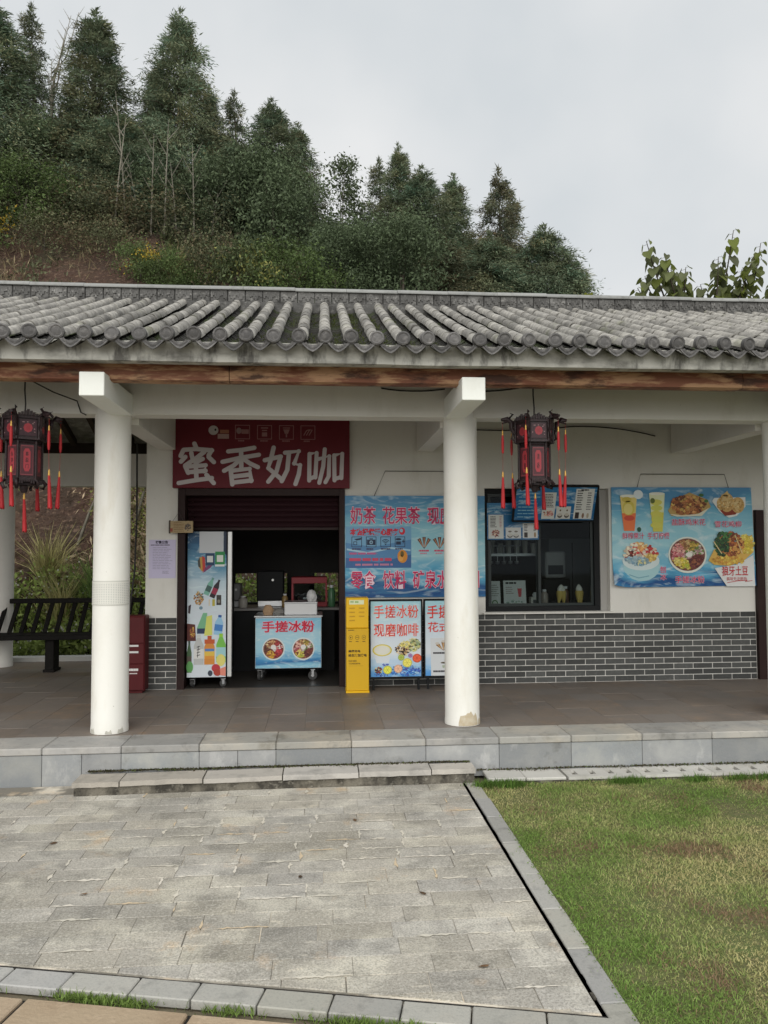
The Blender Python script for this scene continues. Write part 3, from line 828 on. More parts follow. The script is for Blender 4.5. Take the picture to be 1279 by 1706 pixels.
# eave slab edge in grey render
mb = MB()
nn = 60; vs = []; fs = []
for i in range(nn + 1):
    x = XL - .3 + (XR - XL + .6) * i / nn
    w = .006 * mnoise.noise(Vector((x * 2.0, 1, 0)))
    for y, z in ((5.04, 2.822 + w), (5.04, 2.952), (5.16, 2.985), (5.33, 2.975), (5.33, 2.86), (5.10, 2.822 + w)):
        vs.append((x, y, z))
for i in range(nn):
    for k in range(6): fs.append((i * 6 + k, (i + 1) * 6 + k, (i + 1) * 6 + (k + 1) % 6, i * 6 + (k + 1) % 6))
mb.add(vs, fs); mb.build("eave_edge", fascia_m, roof)
mb = MB(); mb.box(XL - .3, XR + .3, 9.86, 9.92, 2.70, 2.95); mb.build("eave_edge", ceil_m, roof)
# rafters seen from below
rm = MB()
vs = []; fs = []
for i in range(9):
    t = .30 + (RUN - .3) * i / 8
    for x in (-.03, .03):
        vs.append((x, EY + t, rz_(t) - .086)); vs.append((x, EY + t, rz_(t) - .17))
for i in range(8):
    a, b = i * 4, (i + 1) * 4
    fs += [(a + 1, b + 1, b + 3, a + 3), (a, b, b + 1, a + 1), (a + 2, a + 3, b + 3, b + 2)]
fs += [(0, 1, 3, 2), (32, 34, 35, 33)]
rm.add(vs, fs); rmesh = rm.mesh("rafter", rafter_m)
for i in range(46):
    x = -6.9 + i * .35
    link("rafter", rmesh, roof, (x, 0, 0))
    o = link("rafter", rmesh, roof, (x, 15.04, 0)); o.rotation_euler = (0, 0, PI); o.location = (x, 15.04, 0)
for y, z in ((6.6, rz_(1.64) - .26), (8.44, rz_(1.64) - .26)):
    mb = MB(); mb.tube([(XL, y, z), (XR, y, z)], .085, 10); mb.build("purlin", rafter_m, roof)

# barrel tiles, their round end caps, drip tiles, and the pan tiles between
SP = .1686
BL = .212                                                        # visible length of one barrel tile
NB = 12
def barrel_mesh(k):
    mb = MB(); n = 8; vs = []; fs = []
    r_ = .0425
    stations = [(0.0, 1.02), (.010, 1.035), (.020, 1.0), (BL * 1.0, .965)]
    for s0, f_ in stations:
        for i in range(n + 1):
            a = PI * i / n
            vs.append((math.cos(a) * r_ * f_, s0, math.sin(a) * r_ * f_ * 1.02))
    for j in range(len(stations) - 1):
        for i in range(n): fs.append((j * (n + 1) + i, j * (n + 1) + i + 1, (j + 1) * (n + 1) + i + 1, (j + 1) * (n + 1) + i))
    mb.add(vs, fs, 0, True)
    fr = [(math.cos(PI * i / n) * r_ * .82, 0.0, math.sin(PI * i / n) * r_ * .8) for i in range(n + 1)]
    b0 = [vs[i] for i in range(n + 1)]
    mb.add(b0 + fr, [(i + 1, i, n + 1 + i, n + 2 + i) for i in range(n)], 0, False)
    return mb
bmesh_ = barrel_mesh(0).mesh("barrel_tile", tile_grey)
cap = MB()
cap.tube([(0, .0, 0), (0, .03, 0)], .0475, 16)
cap.add([(.0475 * math.cos(2 * PI * k / 16), -.001, .0475 * math.sin(2 * PI * k / 16)) for k in range(16)] + [(.038 * math.cos(2 * PI * k / 16), -.006, .038 * math.sin(2 * PI * k / 16)) for k in range(16)] + [(.030 * math.cos(2 * PI * k / 16), -.001, .030 * math.sin(2 * PI * k / 16)) for k in range(16)] + [(.012 * math.cos(2 * PI * k / 16), -.005, .012 * math.sin(2 * PI * k / 16)) for k in range(16)],
        [(a * 16 + k, a * 16 + (k + 1) % 16, (a + 1) * 16 + (k + 1) % 16, (a + 1) * 16 + k) for a in range(3) for k in range(16)] + [tuple(range(48, 64))])
capm = cap.mesh("tile_end_cap", tile_end)
dr = MB()                                                        # drip tile: hanging tongue with curved top and pointed foot
vs = []; nD = 10
for i in range(nD + 1):
    u = -1 + 2 * i / nD
    vs.append((u * .073, 0, -.012 - .030 * math.cos(u * PI / 2)))
low = []
for i in range(nD + 1):
    u = -1 + 2 * i / nD
    low.append((u * .072, -.012, -.03 - .058 * (1 - abs(u) ** 1.5)))
fs = [(i, nD + 1 + i, nD + 2 + i, i + 1) for i in range(nD)]
dr.add(vs + low, fs, 0, False)
dr.add([(p[0], p[1] + .016, p[2] - .001) for p in vs] + [(p[0], p[1] + .016, p[2] + .001) for p in low], [f[::-1] for f in fs], 0, False)
dr.add(low + [(p[0], p[1] + .016, p[2] + .001) for p in low], [(i, nD + 1 + i, nD + 2 + i, i + 1) for i in range(nD)], 0, False)
mid_ = [(u * .05, -.0115, -.034 - .036 * (1 - abs(u) ** 1.5)) for u in [-1 + 2 * i / nD for i in range(nD + 1)]]
dr.add([(p[0], -.013, p[2]) for p in mid_] + [(p[0] * .8, -.016, p[2] + .008) for p in mid_], fs, 0, False)
drm = dr.mesh("drip_tile", tile_end)
bst = MB(); pan = MB()
slots = []
tr = random.Random(3)
for ir in range(-31, 54):
    x = .029 + ir * SP
    jx = tr.uniform(-.009, .009); skew = tr.uniform(-.002, .002)
    for ib in range(NB):
        t = .0 + ib * BL
        slots.append((x + jx + skew * ib + tr.uniform(-.0035, .0035), t, tr.uniform(-.004, .004), tr.uniform(-.02, .02), ir, ib))
def slope_at(t): return math.atan(.392 + .0104 * t)
def seen(x, t): 
    y = EY + t
    return -.535 * y + .05 < x < .60 * y + .25
vis = sorted([s for s in slots if seen(s[0], s[1])], key=lambda s: math.hypot(s[0] - .2, EY + s[1]))
chosen = set((s[4], s[5]) for s in vis[:300])
for x, t, dz, dr_, ir, ib in slots:
    loc = (x, EY + t + .03, rz_(t + .03) + .030 + dz)
    rot = (slope_at(t + .1) + dr_ * .25, dr_, dr_ * .4)
    if (ir, ib) in chosen:
        link("barrel_tile", bmesh_, roof, loc, rot)
    elif -4.6 < x < 7.5:
        mtx = Matrix.LocRotScale(Vector(loc), __import__("mathutils").Euler(rot), None)
        bst.add([mtx @ v.co for v in bmesh_.vertices], [tuple(p.vertices) for p in bmesh_.polygons], 0, True)
tag(bst.build("barrel_tile_beyond", tile_grey, roof), kind="stuff")
for ir in range(-28, 46):
    x = .029 + ir * SP
    link("tile_end_cap", capm, roof, (x + tr.uniform(-.004, .004), EY - .028, rz_(0) + .050 + tr.uniform(-.004, .004)), (slope_at(0) * .6, tr.uniform(-3, 3), 0))
    link("drip_tile", drm, roof, (x + SP / 2, EY - .012 + tr.uniform(-.004, .004), rz_(0) + .038 + tr.uniform(-.004, .004)), (0, tr.uniform(-.04, .04), tr.uniform(-.03, .03)))
for ir in range(-28, 46):
    xc = .029 + ir * SP + SP / 2
    nC = 58
    for ic in range(nC):
        t = .005 + ic * RUN / nC + tr.uniform(-.006, .006)
        z = rz_(t) - .004 + tr.uniform(-.003, .003); dx = tr.uniform(-.004, .004); L_ = RUN / nC * 1.5
        z2 = rz_(t + L_) - .014; n5 = 5
        a = [((-1 + 2 * i / n5) * .062 + xc + dx, -.030 * math.cos((-1 + 2 * i / n5) * PI / 2)) for i in range(n5 + 1)]
        vs = [(p, EY + t, z + q + .004) for p, q in a] + [(p, EY + t + L_, z2 + q + .008) for p, q in a] + [(p, EY + t + .001, z + q - .004) for p, q in a]
        fs = [(i, i + 1, n5 + 2 + i, n5 + 1 + i) for i in range(n5)] + [(2 * n5 + 2 + i, 2 * n5 + 3 + i, i + 1, i) for i in range(n5)]
        pan.add(vs, fs)
tag(pan.build("pan_tile_courses", pan_clay, roof), kind="stuff")
# moss and weeds on the tiles
n = 5200
ir = rng.integers(-6, 9, n); t = rng.uniform(.05, 2.3, n)
X = .029 + ir * SP + SP / 2 + rng.normal(0, .02, n); Yv = EY + t
kp = pnoise(X, Yv, 1.6, 12.0) + .25 * np.exp(-(X - .3) ** 2 / .8) + rng.normal(0, .12, n) > .22
X, Yv, t = X[kp], Yv[kp], t[kp]; n = len(X)
cols = np.array([.06, .075, .018])[None] * rng.uniform(.5, 1.5, (n, 1))
tag(blades("roof_moss", X, Yv, (EZ + .392 * t + .0052 * t * t - .018), rng.uniform(.008, .02, n), rng.uniform(.004, .009, n), cols, rng.uniform(.2, .9, n), grass_m, roof), kind="stuff")

# ridge
ridge = link("ridge", None, shop, (0, 0, 0))
RB = rz_(RUN)
mb = MB()
mb.box(XL - .3, XR + .3, 7.41, 7.63, RB - .08, RB + .028)
mb.box(XL - .3, XR + .3, 7.425, 7.615, RB + .029, RB + .05)
mb.build("ridge_moulding", ridge_clay, ridge)
rk = []
for k in range(3):
    mb = MB(); mb.cbox(-.081, .081, -.085, .085, 0, .112, .005)
    r2 = random.Random(k)
    for q in range(9):                                          # scrolled relief on the face
        cx = -.066 + q * .0165; cz = .055 + .022 * math.sin(q * 1.4 + k * 2)
        mb.box(cx - .007, cx + .009, -.091 - r2.uniform(0, .004), -.084, cz - .018, cz + .016)
    rk.append(mb.mesh("ridge_block", ridge_clay))
x = -4.5; q = 0
while x < 7.6:
    link("ridge_block", rk[q % 3], ridge, (x, 7.52, RB + .051 + tr.uniform(-.002, .002)), (0, tr.uniform(-.01, .01), tr.uniform(-.01, .01))); x += .1675; q += 1
cm = MB(); vs = []; fs = []; n6 = 8
for xx in (-.249, .249):
    for i in range(n6 + 1):
        a = PI * i / n6
        vs.append((xx, math.cos(a) * .105, math.sin(a) * .042 + .012))
    vs.append((xx, -.105, 0)); vs.append((xx, .105, 0))
m6 = n6 + 3
for i in range(n6): fs.append((i, i + 1, m6 + i + 1, m6 + i))
fs += [(n6, n6 + 1, m6 + n6 + 1, m6 + n6), (n6 + 2, 0, m6, m6 + n6 + 2), (n6 + 1, n6 + 2, m6 + n6 + 2, m6 + n6 + 1), (0, n6 + 2, n6 + 1) + tuple(range(n6, 0, -1)), tuple(range(m6, m6 + n6 + 1)) + (m6 + n6 + 1, m6 + n6 + 2)]
cm.add(vs, fs, 0, False)
capmesh = cm.mesh("ridge_cap_tile", ridge_cap_m)
x = -4.5
while x < 7.8:
    link("ridge_cap_tile", capmesh, ridge, (x, 7.52, RB + .164 + tr.uniform(-.003, .003)), (0, tr.uniform(-.006, .006), tr.uniform(-.006, .006))); x += .50

# ---- walls
WY = 7.62
D0, D1, DT = -1.386, .236, 2.19             # door opening
W0, W1, WB, WT = 1.640, 2.925, .955, 2.20   # window opening
PL, PR = -1.690, 4.46
wall = MB()
wall.box(PL, D0, WY, WY + .2, FZ - .02, 3.78)
wall.box(D0, D1, WY, WY + .2, DT, 3.78)
wall.box(D1, W0, WY, WY + .2, FZ - .02, 3.78)
wall.box(W0, W1, WY, WY + .2, FZ - .02, WB)
wall.box(W0, W1, WY, WY + .2, WT, 3.78)
wall.box(W1, PR, WY, WY + .2, FZ - .02, 3.78)
wall.box(PR, 5.6, WY, WY + .2, 1.98, 3.78)
wall.box(5.6, 9.1, WY, WY + .2, FZ - .02, 3.78)
front = wall.build("front_wall", plaster, shop)
side = MB(); side.box(PL, PL + .16, WY + .2, 9.5, FZ - .02, 2.9); side.build("side_wall", plaster, shop)
# brick dado: mortar backing with individual bricks
mo = MB()
mo.box(PL - .004, D0 + .0, WY - .006, WY - .001, FZ, .938)
mo.box(D1 + .0, PR - .002, WY - .006, WY - .001, FZ, .938)
mo.build("mortar_bed", mortar_m, front)
BW, BH, CW = .2045, .0573, .0075
bcache = {}
def brick(x0, x1, z0):
    w = round(x1 - x0, 3)
    if w < .02: return
    if w not in bcache:
        m_ = MB(); m_.cbox(-w / 2 + CW / 2, w / 2 - CW / 2, -.0040, 0, CW / 2, BH - CW / 2, .0015); bcache[w] = m_.mesh("brick", brick_m)
    link("brick", bcache[w], front, ((x0 + x1) / 2, WY - .0065 + tr.uniform(-.001, .001), z0), (0, tr.uniform(-.003, .003), 0))
for r_ in range(12):
    z0 = FZ + .001 + r_ * BH
    off = BW / 2 if r_ % 2 else 0
    x = D1 + .065 - off
    while x < PR - .004:
        brick(max(x, D1 + .002), min(x + BW, PR - .004), z0); x += BW
    x = D0 - .002
    if r_ % 2: brick(PL - .002, PL + .10, z0); brick(PL + .10, D0 - .002, z0)
    else: brick(PL - .002, PL + .199, z0); brick(PL + .199, D0 - .002, z0)

# ---- doorway: frame, roller shutter, room behind
door = link("doorway", None, shop, (0, 0, 0))
mb = MB()
mb.box(D0 + .002, D0 + .072, WY - .03, WY + .19, FZ, DT - .002); mb.box(D1 - .056, D1 - .002, WY - .03, WY + .19, FZ, DT - .002)
mb.box(D0 + .074, D1 - .058, WY - .03, WY + .19, DT - .07, DT - .002)
mb.build("door_frame", frame_brown, door)
sh = MB()
for k in range(6):
    z0 = 1.81 + k * .052
    s_mb = MB(); pts = [(0, z0), (-.012, z0 + .012), (-.014, z0 + .03), (-.004, z0 + .05), (.004, z0 + .05), (.004, z0)]
    vs = [(x, 7.76 + a, b) for x in (D0 + .075, D1 - .06) for a, b in pts]
    s_mb.add(vs, [(i, i + 6, (i + 1) % 6 + 6, (i + 1) % 6) for i in range(6)] + [tuple(range(5, -1, -1)), tuple(range(6, 12))])
    s_mb.build("shutter_slat", shutter_m, door)
mb = MB(); mb.box(D0 + .075, D1 - .06, 7.742, 7.765, 1.785, 1.81); mb.build("shutter_rail", frame_brown, door)
# room
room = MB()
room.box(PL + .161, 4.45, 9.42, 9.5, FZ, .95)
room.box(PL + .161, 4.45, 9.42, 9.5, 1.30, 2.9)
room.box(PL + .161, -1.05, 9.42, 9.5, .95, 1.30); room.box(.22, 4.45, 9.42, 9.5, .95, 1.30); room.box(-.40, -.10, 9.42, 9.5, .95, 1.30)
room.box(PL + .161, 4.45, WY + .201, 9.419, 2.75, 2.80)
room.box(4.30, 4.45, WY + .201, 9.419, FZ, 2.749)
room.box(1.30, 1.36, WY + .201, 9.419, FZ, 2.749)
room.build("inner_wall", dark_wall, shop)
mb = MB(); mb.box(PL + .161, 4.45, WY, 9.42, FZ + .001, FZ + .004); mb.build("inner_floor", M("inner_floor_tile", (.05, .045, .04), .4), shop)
mb = MB()
for x in (-1.05, -.41, -.10, .21): mb.box(x, x + .02, 9.43, 9.47, .952, 1.298)
mb.build("rear_window_frame", black_metal, shop)

# ---- right doorway (edge of the neighbouring unit)
rd = link("doorway", None, shop, (0, 0, 0))
mb = MB(); mb.box(PR + .001, PR + .10, WY - .05, WY + .15, FZ, 1.979); mb.box(5.5, 5.6, WY - .05, WY + .15, FZ, 1.979); mb.box(PR + .101, 5.499, WY - .05, WY + .15, 1.90, 1.979)
mb.build("door_frame", frame_brown, rd)
for k in range(6):
    x0 = PR + .102 + k * .155
    mb = MB(); mb.cbox(x0, x0 + .153, WY + .05, WY + .085, FZ + .005, 1.898, .006); mb.build("door_board", door_red, rd)

# ---- serving window
win = link("serving_window", None, shop, (0, 0, 0))
mb = MB()
y0, y1 = 7.70, 7.755
mb.box(W0 + .001, W1 - .076, y0, y1, WB + .001, WB + .05); mb.box(W0 + .001, W1 - .076, y0, y1, WT - .05, WT - .001)
mb.box(W0 + .001, W0 + .05, y0, y1, WB + .051, WT - .051); mb.box(W1 - .13, W1 - .076, y0, y1, WB + .051, WT - .051)
mb.build("window_frame", black_metal, win)
mb = MB(); mb.box(W1 - .075, W1 - .001, 7.685, 7.80, WB + .001, WT - .001); mb.build("window_jamb", M("grey_jamb", (.36, .35, .33), .7), win)
xm = 2.215
for xa, xb, yy in ((W0 + .052, xm + .02, 7.704), (xm - .02, W1 - .132, 7.73)):
    mb = MB(); f_ = .028
    mb.box(xa, xb, yy, yy + .02, WB + .052, WB + .052 + f_); mb.box(xa, xb, yy, yy + .02, WT - .052 - f_, WT - .052)
    mb.box(xa, xa + f_, yy, yy + .02, WB + .053 + f_, WT - .053 - f_); mb.box(xb - f_, xb, yy, yy + .02, WB + .053 + f_, WT - .053 - f_)
    s_ = mb.build("sliding_sash", M("sash_dark_green", (.012, .02, .02), .4) if xa < 2 else bpy.data.materials["sash_dark_green"], win)
    mb = MB(); mb.box(xa + f_ + .001, xb - f_ - .001, yy + .008, yy + .012, WB + .054 + f_, WT - .054 - f_); mb.build("pane", glass_m, s_)
mb = MB(); mb.box(W0 - .03, W1 + .03, WY - .05, WY - .0135, .940, .952); mb.build("window_sill", plaster, win)

# ================================================================== SIGNS AND PRINTED THINGS
# ---- red shop sign over the door
sg = thing("shop_sign", "dark red signboard with large white brush lettering above the shop door", "sign", (-1.430, 7.55, 2.19))
mb = MB(); mb.cbox(0, 1.712, 0, .055, 0, .695, .004); mb.build("board", M("red_sign_face", (.135, .008, .016), .6, 0, [(2, .4, .7, (.17, .010, .02), .5)]), sg)
P = Print((102, 108, 1180, 556), 1.712, .695)
GW = (.56, .52, .52)
def brush(strokes, wd=27):
    for i, st in enumerate(strokes):
        P.stroke([(a, b) for a, b in st], wd, GW, 4 + i * .8)
        for q, (a, b) in enumerate(st):
            P.ell(a, b, wd * .5, wd * .5, GW, 4 + i * .8 + .1 * (q + 1), 12)
brush([[(232, 278), (244, 306)], [(168, 318), (240, 312), (338, 320)], [(166, 320), (150, 356)], [(336, 318), (318, 352)],
       [(178, 362), (152, 392)], [(214, 338), (222, 378), (252, 392), (282, 374)], [(292, 330), (240, 372), (178, 416)], [(318, 362), (350, 394)],
       [(178, 420), (196, 462)], [(180, 424), (300, 414), (290, 452)], [(196, 458), (300, 448)], [(240, 392), (246, 500)], [(140, 526), (240, 508), (338, 494)], [(306, 474), (350, 526)]])
brush([[(436, 326), (520, 316), (594, 302)], [(402, 392), (510, 366), (622, 346)], [(514, 322), (516, 430)], [(506, 378), (470, 414), (412, 448)], [(530, 374), (570, 402), (616, 424)],
       [(452, 446), (462, 534)], [(452, 448), (566, 434), (576, 512)], [(470, 484), (560, 472)], [(464, 522), (578, 508)]])
brush([[(712, 300), (694, 380), (680, 430), (760, 500)], [(752, 366), (730, 450), (680, 516)], [(658, 380), (756, 356)], [(782, 332), (866, 322), (838, 400), (874, 410), (866, 470), (846, 530)], [(806, 330), (796, 440), (762, 512)]])
brush([[(932, 338), (930, 508)], [(932, 340), (976, 332), (968, 488)], [(934, 496), (966, 482)], [(984, 372), (1054, 352), (1050, 480), (1030, 518)], [(1026, 308), (1016, 420), (992, 522)], [(1084, 346), (1086, 506)], [(1084, 348), (1134, 336), (1128, 492)], [(1090, 496), (1128, 484)]], 25)
# little icons on the top edge of the sign
P.ell(346, 193, 30, 30, GW, 2); P.ell(358, 190, 6, 8, C_BLACK, 4); P.rect(386, 190, 440, 212, (.40, .17, .10), 2); P.rect(372, 216, 440, 246, (.45, .30, .28), 2)
DR = (.33, .17, .17)
for cx in (522, 656, 790, 922):
    P.frame(cx - 45, 158, cx + 45, 248, 4, DR, 2)
P.ell(500, 195, 16, 20, (.30, .2, .2), 3); P.rect(516, 186, 560, 214, DR, 3)
P.rect(634, 172, 678, 180, DR, 3); P.rect(640, 188, 672, 196, DR, 3); P.rect(640, 204, 672, 230, DR, 3)
P.rect(768, 172, 812, 178, DR, 3); P.poly([(770, 184), (810, 184), (800, 212), (780, 212)], DR, 3); P.rect(786, 214, 794, 234, DR, 3)
for k in range(3): P.stroke([(896 + k * 16, 222), (914 + k * 16, 190), (932 + k * 8, 184)], 6, DR, 3 + k)
for cx in (522, 656, 790, 922): P.lines(cx - 26, 252, cx + 26, 264, 1, (.30, .14, .14), 3, .7, cx)
P.build("lettering", sg)

def hanger(parent, x0, x1, zt, xa, xb, zb):
    mb = MB(); mb.tube([(x0, -.004, zb), (xa, -.004, zt), (xb, -.004, zt), (x1, -.004, zb)], .0035, 5)
    mb.build("hanging_wire", wire_m, parent)

# ---- long blue banner
bn = thing("blue_banner", "long pale blue banner listing drinks and snacks, wired to the wall behind the right column", "banner", (.236, 7.598, 1.114))
mb = MB(); mb.box(0, 1.400, 0, .012, 0, 1.006); mb.build("sheet", wave_banner, bn)
P = Print((573, 827, 808, 996), 1.400, 1.006)
EDG = srgb(246, 214, 226)
P.text("奶茶", 582.5, 846, 624, 874, C_MAG, .012, 40, EDG, .028); P.text("花果茶", 636, 846, 698, 874, C_MAG, .012, 40, EDG, .028); P.text("现磨咖啡", 711, 846, 795, 874, C_MAG, .012, 40, EDG, .028)
P.text("零食", 583, 952, 623, 981, C_MAG, .012, 40, EDG, .028); P.text("饮料", 636, 952, 674, 981, C_MAG, .012, 40, EDG, .028); P.text("矿泉水", 686, 952, 745, 981, C_MAG, .012, 40, EDG, .028)
P.text("烟", 776, 952, 797, 981, C_MAG, .012, 40, EDG, .028)
P.rect(574, 878, 683.5, 947, srgb(118, 172, 208), 1)
P.poly([(574, 905), (620, 912), (683, 900), (683, 947), (574, 947)], srgb(86, 140, 188), 2); P.poly([(574, 930), (630, 938), (683, 925), (683, 947), (574, 947)], srgb(58, 104, 160), 3)
P.stroke([(576, 916), (610, 922), (650, 914), (682, 918)], 3, srgb(170, 208, 226), 4)
P.text("本店提供爱心服务", 582, 882, 662, 892.5, C_RED, .05, 40)
P.ell(668, 886, 5, 6, C_RED, 20); P.ell(667, 885, 2.6, 3.2, srgb(150, 200, 222), 21)
NAV = srgb(26, 44, 74)
for i, cx in enumerate((592.5, 616.5, 640.5, 664.5)):
    P.frame(cx - 8.6, 895, cx + 8.6, 912.5, 1, NAV, 10)
    P.lines(cx - 8, 914.3, cx + 8, 916.8, 1, srgb(60, 40, 80), 10, .9, i)
P.poly([(588, 899), (600, 897), (600, 900), (592, 901.5)], NAV, 11); P.frame(587, 903, 593, 909, 1, NAV, 11)
P.rect(609.5, 900, 623.5, 909, NAV, 11); P.rect(613.5, 898, 619.5, 899.5, NAV, 11); P.ell(616.5, 904.5, 2.8, 3, srgb(150, 190, 214), 12); P.rect(616, 902.5, 617, 906.5, NAV, 13); P.rect(614.6, 904, 618.4, 905, NAV, 13.6)
for k, rr in enumerate((7.5, 5.2, 2.9)):
    P.stroke([(640.5 + rr * math.sin(t), 908 - rr * math.cos(t) * 1.1) for t in np.linspace(-.9, .9, 7)], 1.2, NAV, 11 + k * .6)
P.ell(640.5, 908, 1.2, 1.2, NAV, 11)
P.ell(662, 899.5, 5, 2, NAV, 11); P.rect(658, 903, 666, 908.5, NAV, 11); P.poly([(671, 898), (667.5, 904), (670, 904), (669, 908), (672.6, 902), (670.4, 902)], NAV, 11)
P.lines(580, 921, 632, 925, 1, srgb(190, 92, 140), 12, .8, 5); P.lines(580, 930, 655, 936, 1, srgb(205, 70, 100), 12, .8, 6); P.lines(590, 939.5, 668, 943.5, 1, srgb(196, 128, 160), 12, .8, 7)
P.ell(668.5, 928, 8.4, 11, srgb(224, 146, 50), 14); P.ell(668, 924, 3, 5, srgb(110, 92, 40), 15); P.ell(666, 931, 4, 5, srgb(236, 172, 84), 15)
for cx in (705, 731, 757, 783):
    for k, a in enumerate((-.55, 0, .55)):
        bx, by = cx + math.sin(a) * 17, 915 - math.cos(a) * 19
        P.poly([(cx, 916), (bx - 3 * math.cos(a), by - 3 * math.sin(a)), (bx + 3 * math.cos(a), by + 3 * math.sin(a))], srgb(92, 58, 46), 10 + k)
        P.stroke([(cx + (bx - cx) * .2, 916 + (by - 916) * .2), (cx + (bx - cx) * .95, 916 + (by - 916) * .95)], 1.4, srgb(196, 140, 104), 14 + k)
    P.lines(cx - 9, 917, cx + 9, 920.5, 1, srgb(214, 80, 110), 12, .8, cx); P.lines(cx - 7, 922, cx + 6, 924.5, 1, srgb(214, 140, 160), 12, .8, cx + 1)
P.build("print", bn)
hanger(bn, .29, 1.13, 1.252, .40, .98, 1.005)

# ---- food poster
ps = thing("food_poster", "blue food poster with six pictured snacks hanging on a wire right of the window", "poster", (2.945, 7.597, 1.192))
mb = MB()
N1, N2 = 24, 16; vs = []; fs = []
def warp(u, v): return -.05 * max(0, (.22 - u) / .22) ** 2 * max(0, (.35 - v) / .35) ** 2 + -.012 * math.sin(u * 7) * (1 - v) * .5
for j in range(N2 + 1):
    for i in range(N1 + 1):
        u, v = i / N1, j / N2
        x = u * (1.485 + .03 * (1 - v)); z = v * 1.02 + .03 * max(0, (.14 - u) / .14) ** 2 * (1 - v) + .012 * u * (1 - v)
        vs.append((x, warp(u, v), z))
for j in range(N2):
    for i in range(N1): fs.append((j * (N1 + 1) + i, j * (N1 + 1) + i + 1, (j + 1) * (N1 + 1) + i + 1, (j + 1) * (N1 + 1) + i))
mb.add(vs, fs, 0, True)
mb.add([(p[0], p[1] + .006, p[2]) for p in vs], [f[::-1] for f in fs], 0, True)
mb.build("sheet", wave_poster, ps)
P = Print((110, 238, 1190, 975), 1.50, 1.02)
# drinks
for x0, x1, y0, y1, top, low in ((172, 300, 300, 560, srgb(226, 206, 120), srgb(232, 122, 70)), (392, 512, 282, 566, srgb(226, 232, 190), srgb(212, 204, 90))):
    P.poly([(x0, y0), (x1, y0), (x1 - 22, y1), (x0 + 26, y1)], top, 2); ym = y0 + (y1 - y0) * .5
    P.poly([(x0 + 12, ym), (x1 - 10, ym), (x1 - 22, y1), (x0 + 26, y1)], low, 3)
    P.ell((x0 + x1) / 2, y0 + 4, (x1 - x0) / 2, 12, srgb(236, 238, 222), 4)
P.ell(236, 392, 46, 54, srgb(212, 196, 84), 6); P.ell(232, 400, 34, 40, srgb(228, 214, 130), 7); P.ell(222, 330, 36, 20, srgb(206, 186, 80), 6); P.ell(240, 466, 40, 20, srgb(206, 76, 56), 6)
for k in range(5): P.ell(446 + 8 * math.sin(k * 3), 350 + k * 42, 44, 22, srgb(214 - 6 * (k % 2), 210, 96), 5 + k)
P.ell(310, 292, 36, 34, srgb(226, 236, 238), 5); P.ell(418, 338, 18, 20, srgb(96, 110, 44), 14); P.ell(312, 550, 16, 18, srgb(40, 92, 70), 14)
# popcorn chicken
P.poly([(534, 410), (560, 450), (780, 452), (862, 384), (840, 330), (700, 276), (590, 330)], srgb(190, 160, 96), 2)
P.dish(690, 372, 140, 72, [srgb(150, 86, 44), srgb(176, 112, 62), srgb(196, 140, 84), srgb(120, 62, 32), srgb(206, 170, 90), srgb(98, 52, 30)], 150, 26, 4, 3)
P.poly([(540, 436), (640, 446), (760, 436), (850, 388), (790, 450), (600, 456)], srgb(226, 222, 200), 40)
P.ell(790, 296, 18, 12, srgb(60, 110, 60), 41); P.ell(826, 340, 16, 12, srgb(70, 118, 60), 41)
# chicken fillet in a white bowl
P.poly([(872, 340), (890, 316), (1130, 310), (1130, 380), (1060, 450), (1000, 464), (930, 420)], srgb(232, 234, 230), 2)
P.poly([(906, 380), (1110, 372), (1050, 440), (970, 450)], srgb(140, 50, 24), 3)
for cx, cy, a, b in ((985, 350, 70, 90), (1070, 370, 64, 74), (940, 360, 40, 60)):
    P.ell(cx, cy, a * .8, b * .8, srgb(206, 168, 104), 4 + cx % 3); P.ell(cx - 8, cy - 10, a * .55, b * .55, srgb(220, 190, 130), 8 + cx % 3); P.dish(cx, cy, a * .7, b * .7, [srgb(190, 146, 80), srgb(226, 200, 146), srgb(204, 160, 90)], 26, 12, 10, int(cx))
P.poly([(950, 300), (992, 262), (1010, 310)], srgb(222, 190, 120), 9)
# shaved ice
P.ell(326, 820, 138, 108, srgb(168, 208, 214), 2, 24); P.ell(322, 780, 140, 70, srgb(212, 226, 226), 3, 24)
P.dish(318, 730, 132, 86, None, 170, 22, 5, 8, zone=[[srgb(222, 190, 110), srgb(228, 210, 150), srgb(206, 170, 90)], [srgb(150, 178, 190), srgb(120, 160, 180), srgb(224, 218, 160)], [srgb(122, 156, 176), srgb(160, 186, 194)], [srgb(150, 60, 52), srgb(96, 44, 40), srgb(224, 206, 180)], [srgb(200, 90, 80), srgb(230, 214, 190), srgb(236, 226, 200)], [srgb(236, 180, 110), srgb(226, 150, 96), srgb(238, 220, 170)], [srgb(226, 208, 190), srgb(190, 60, 60)]])
P.stroke([(230, 880), (300, 905), (380, 890)], 6, srgb(120, 170, 186), 44)
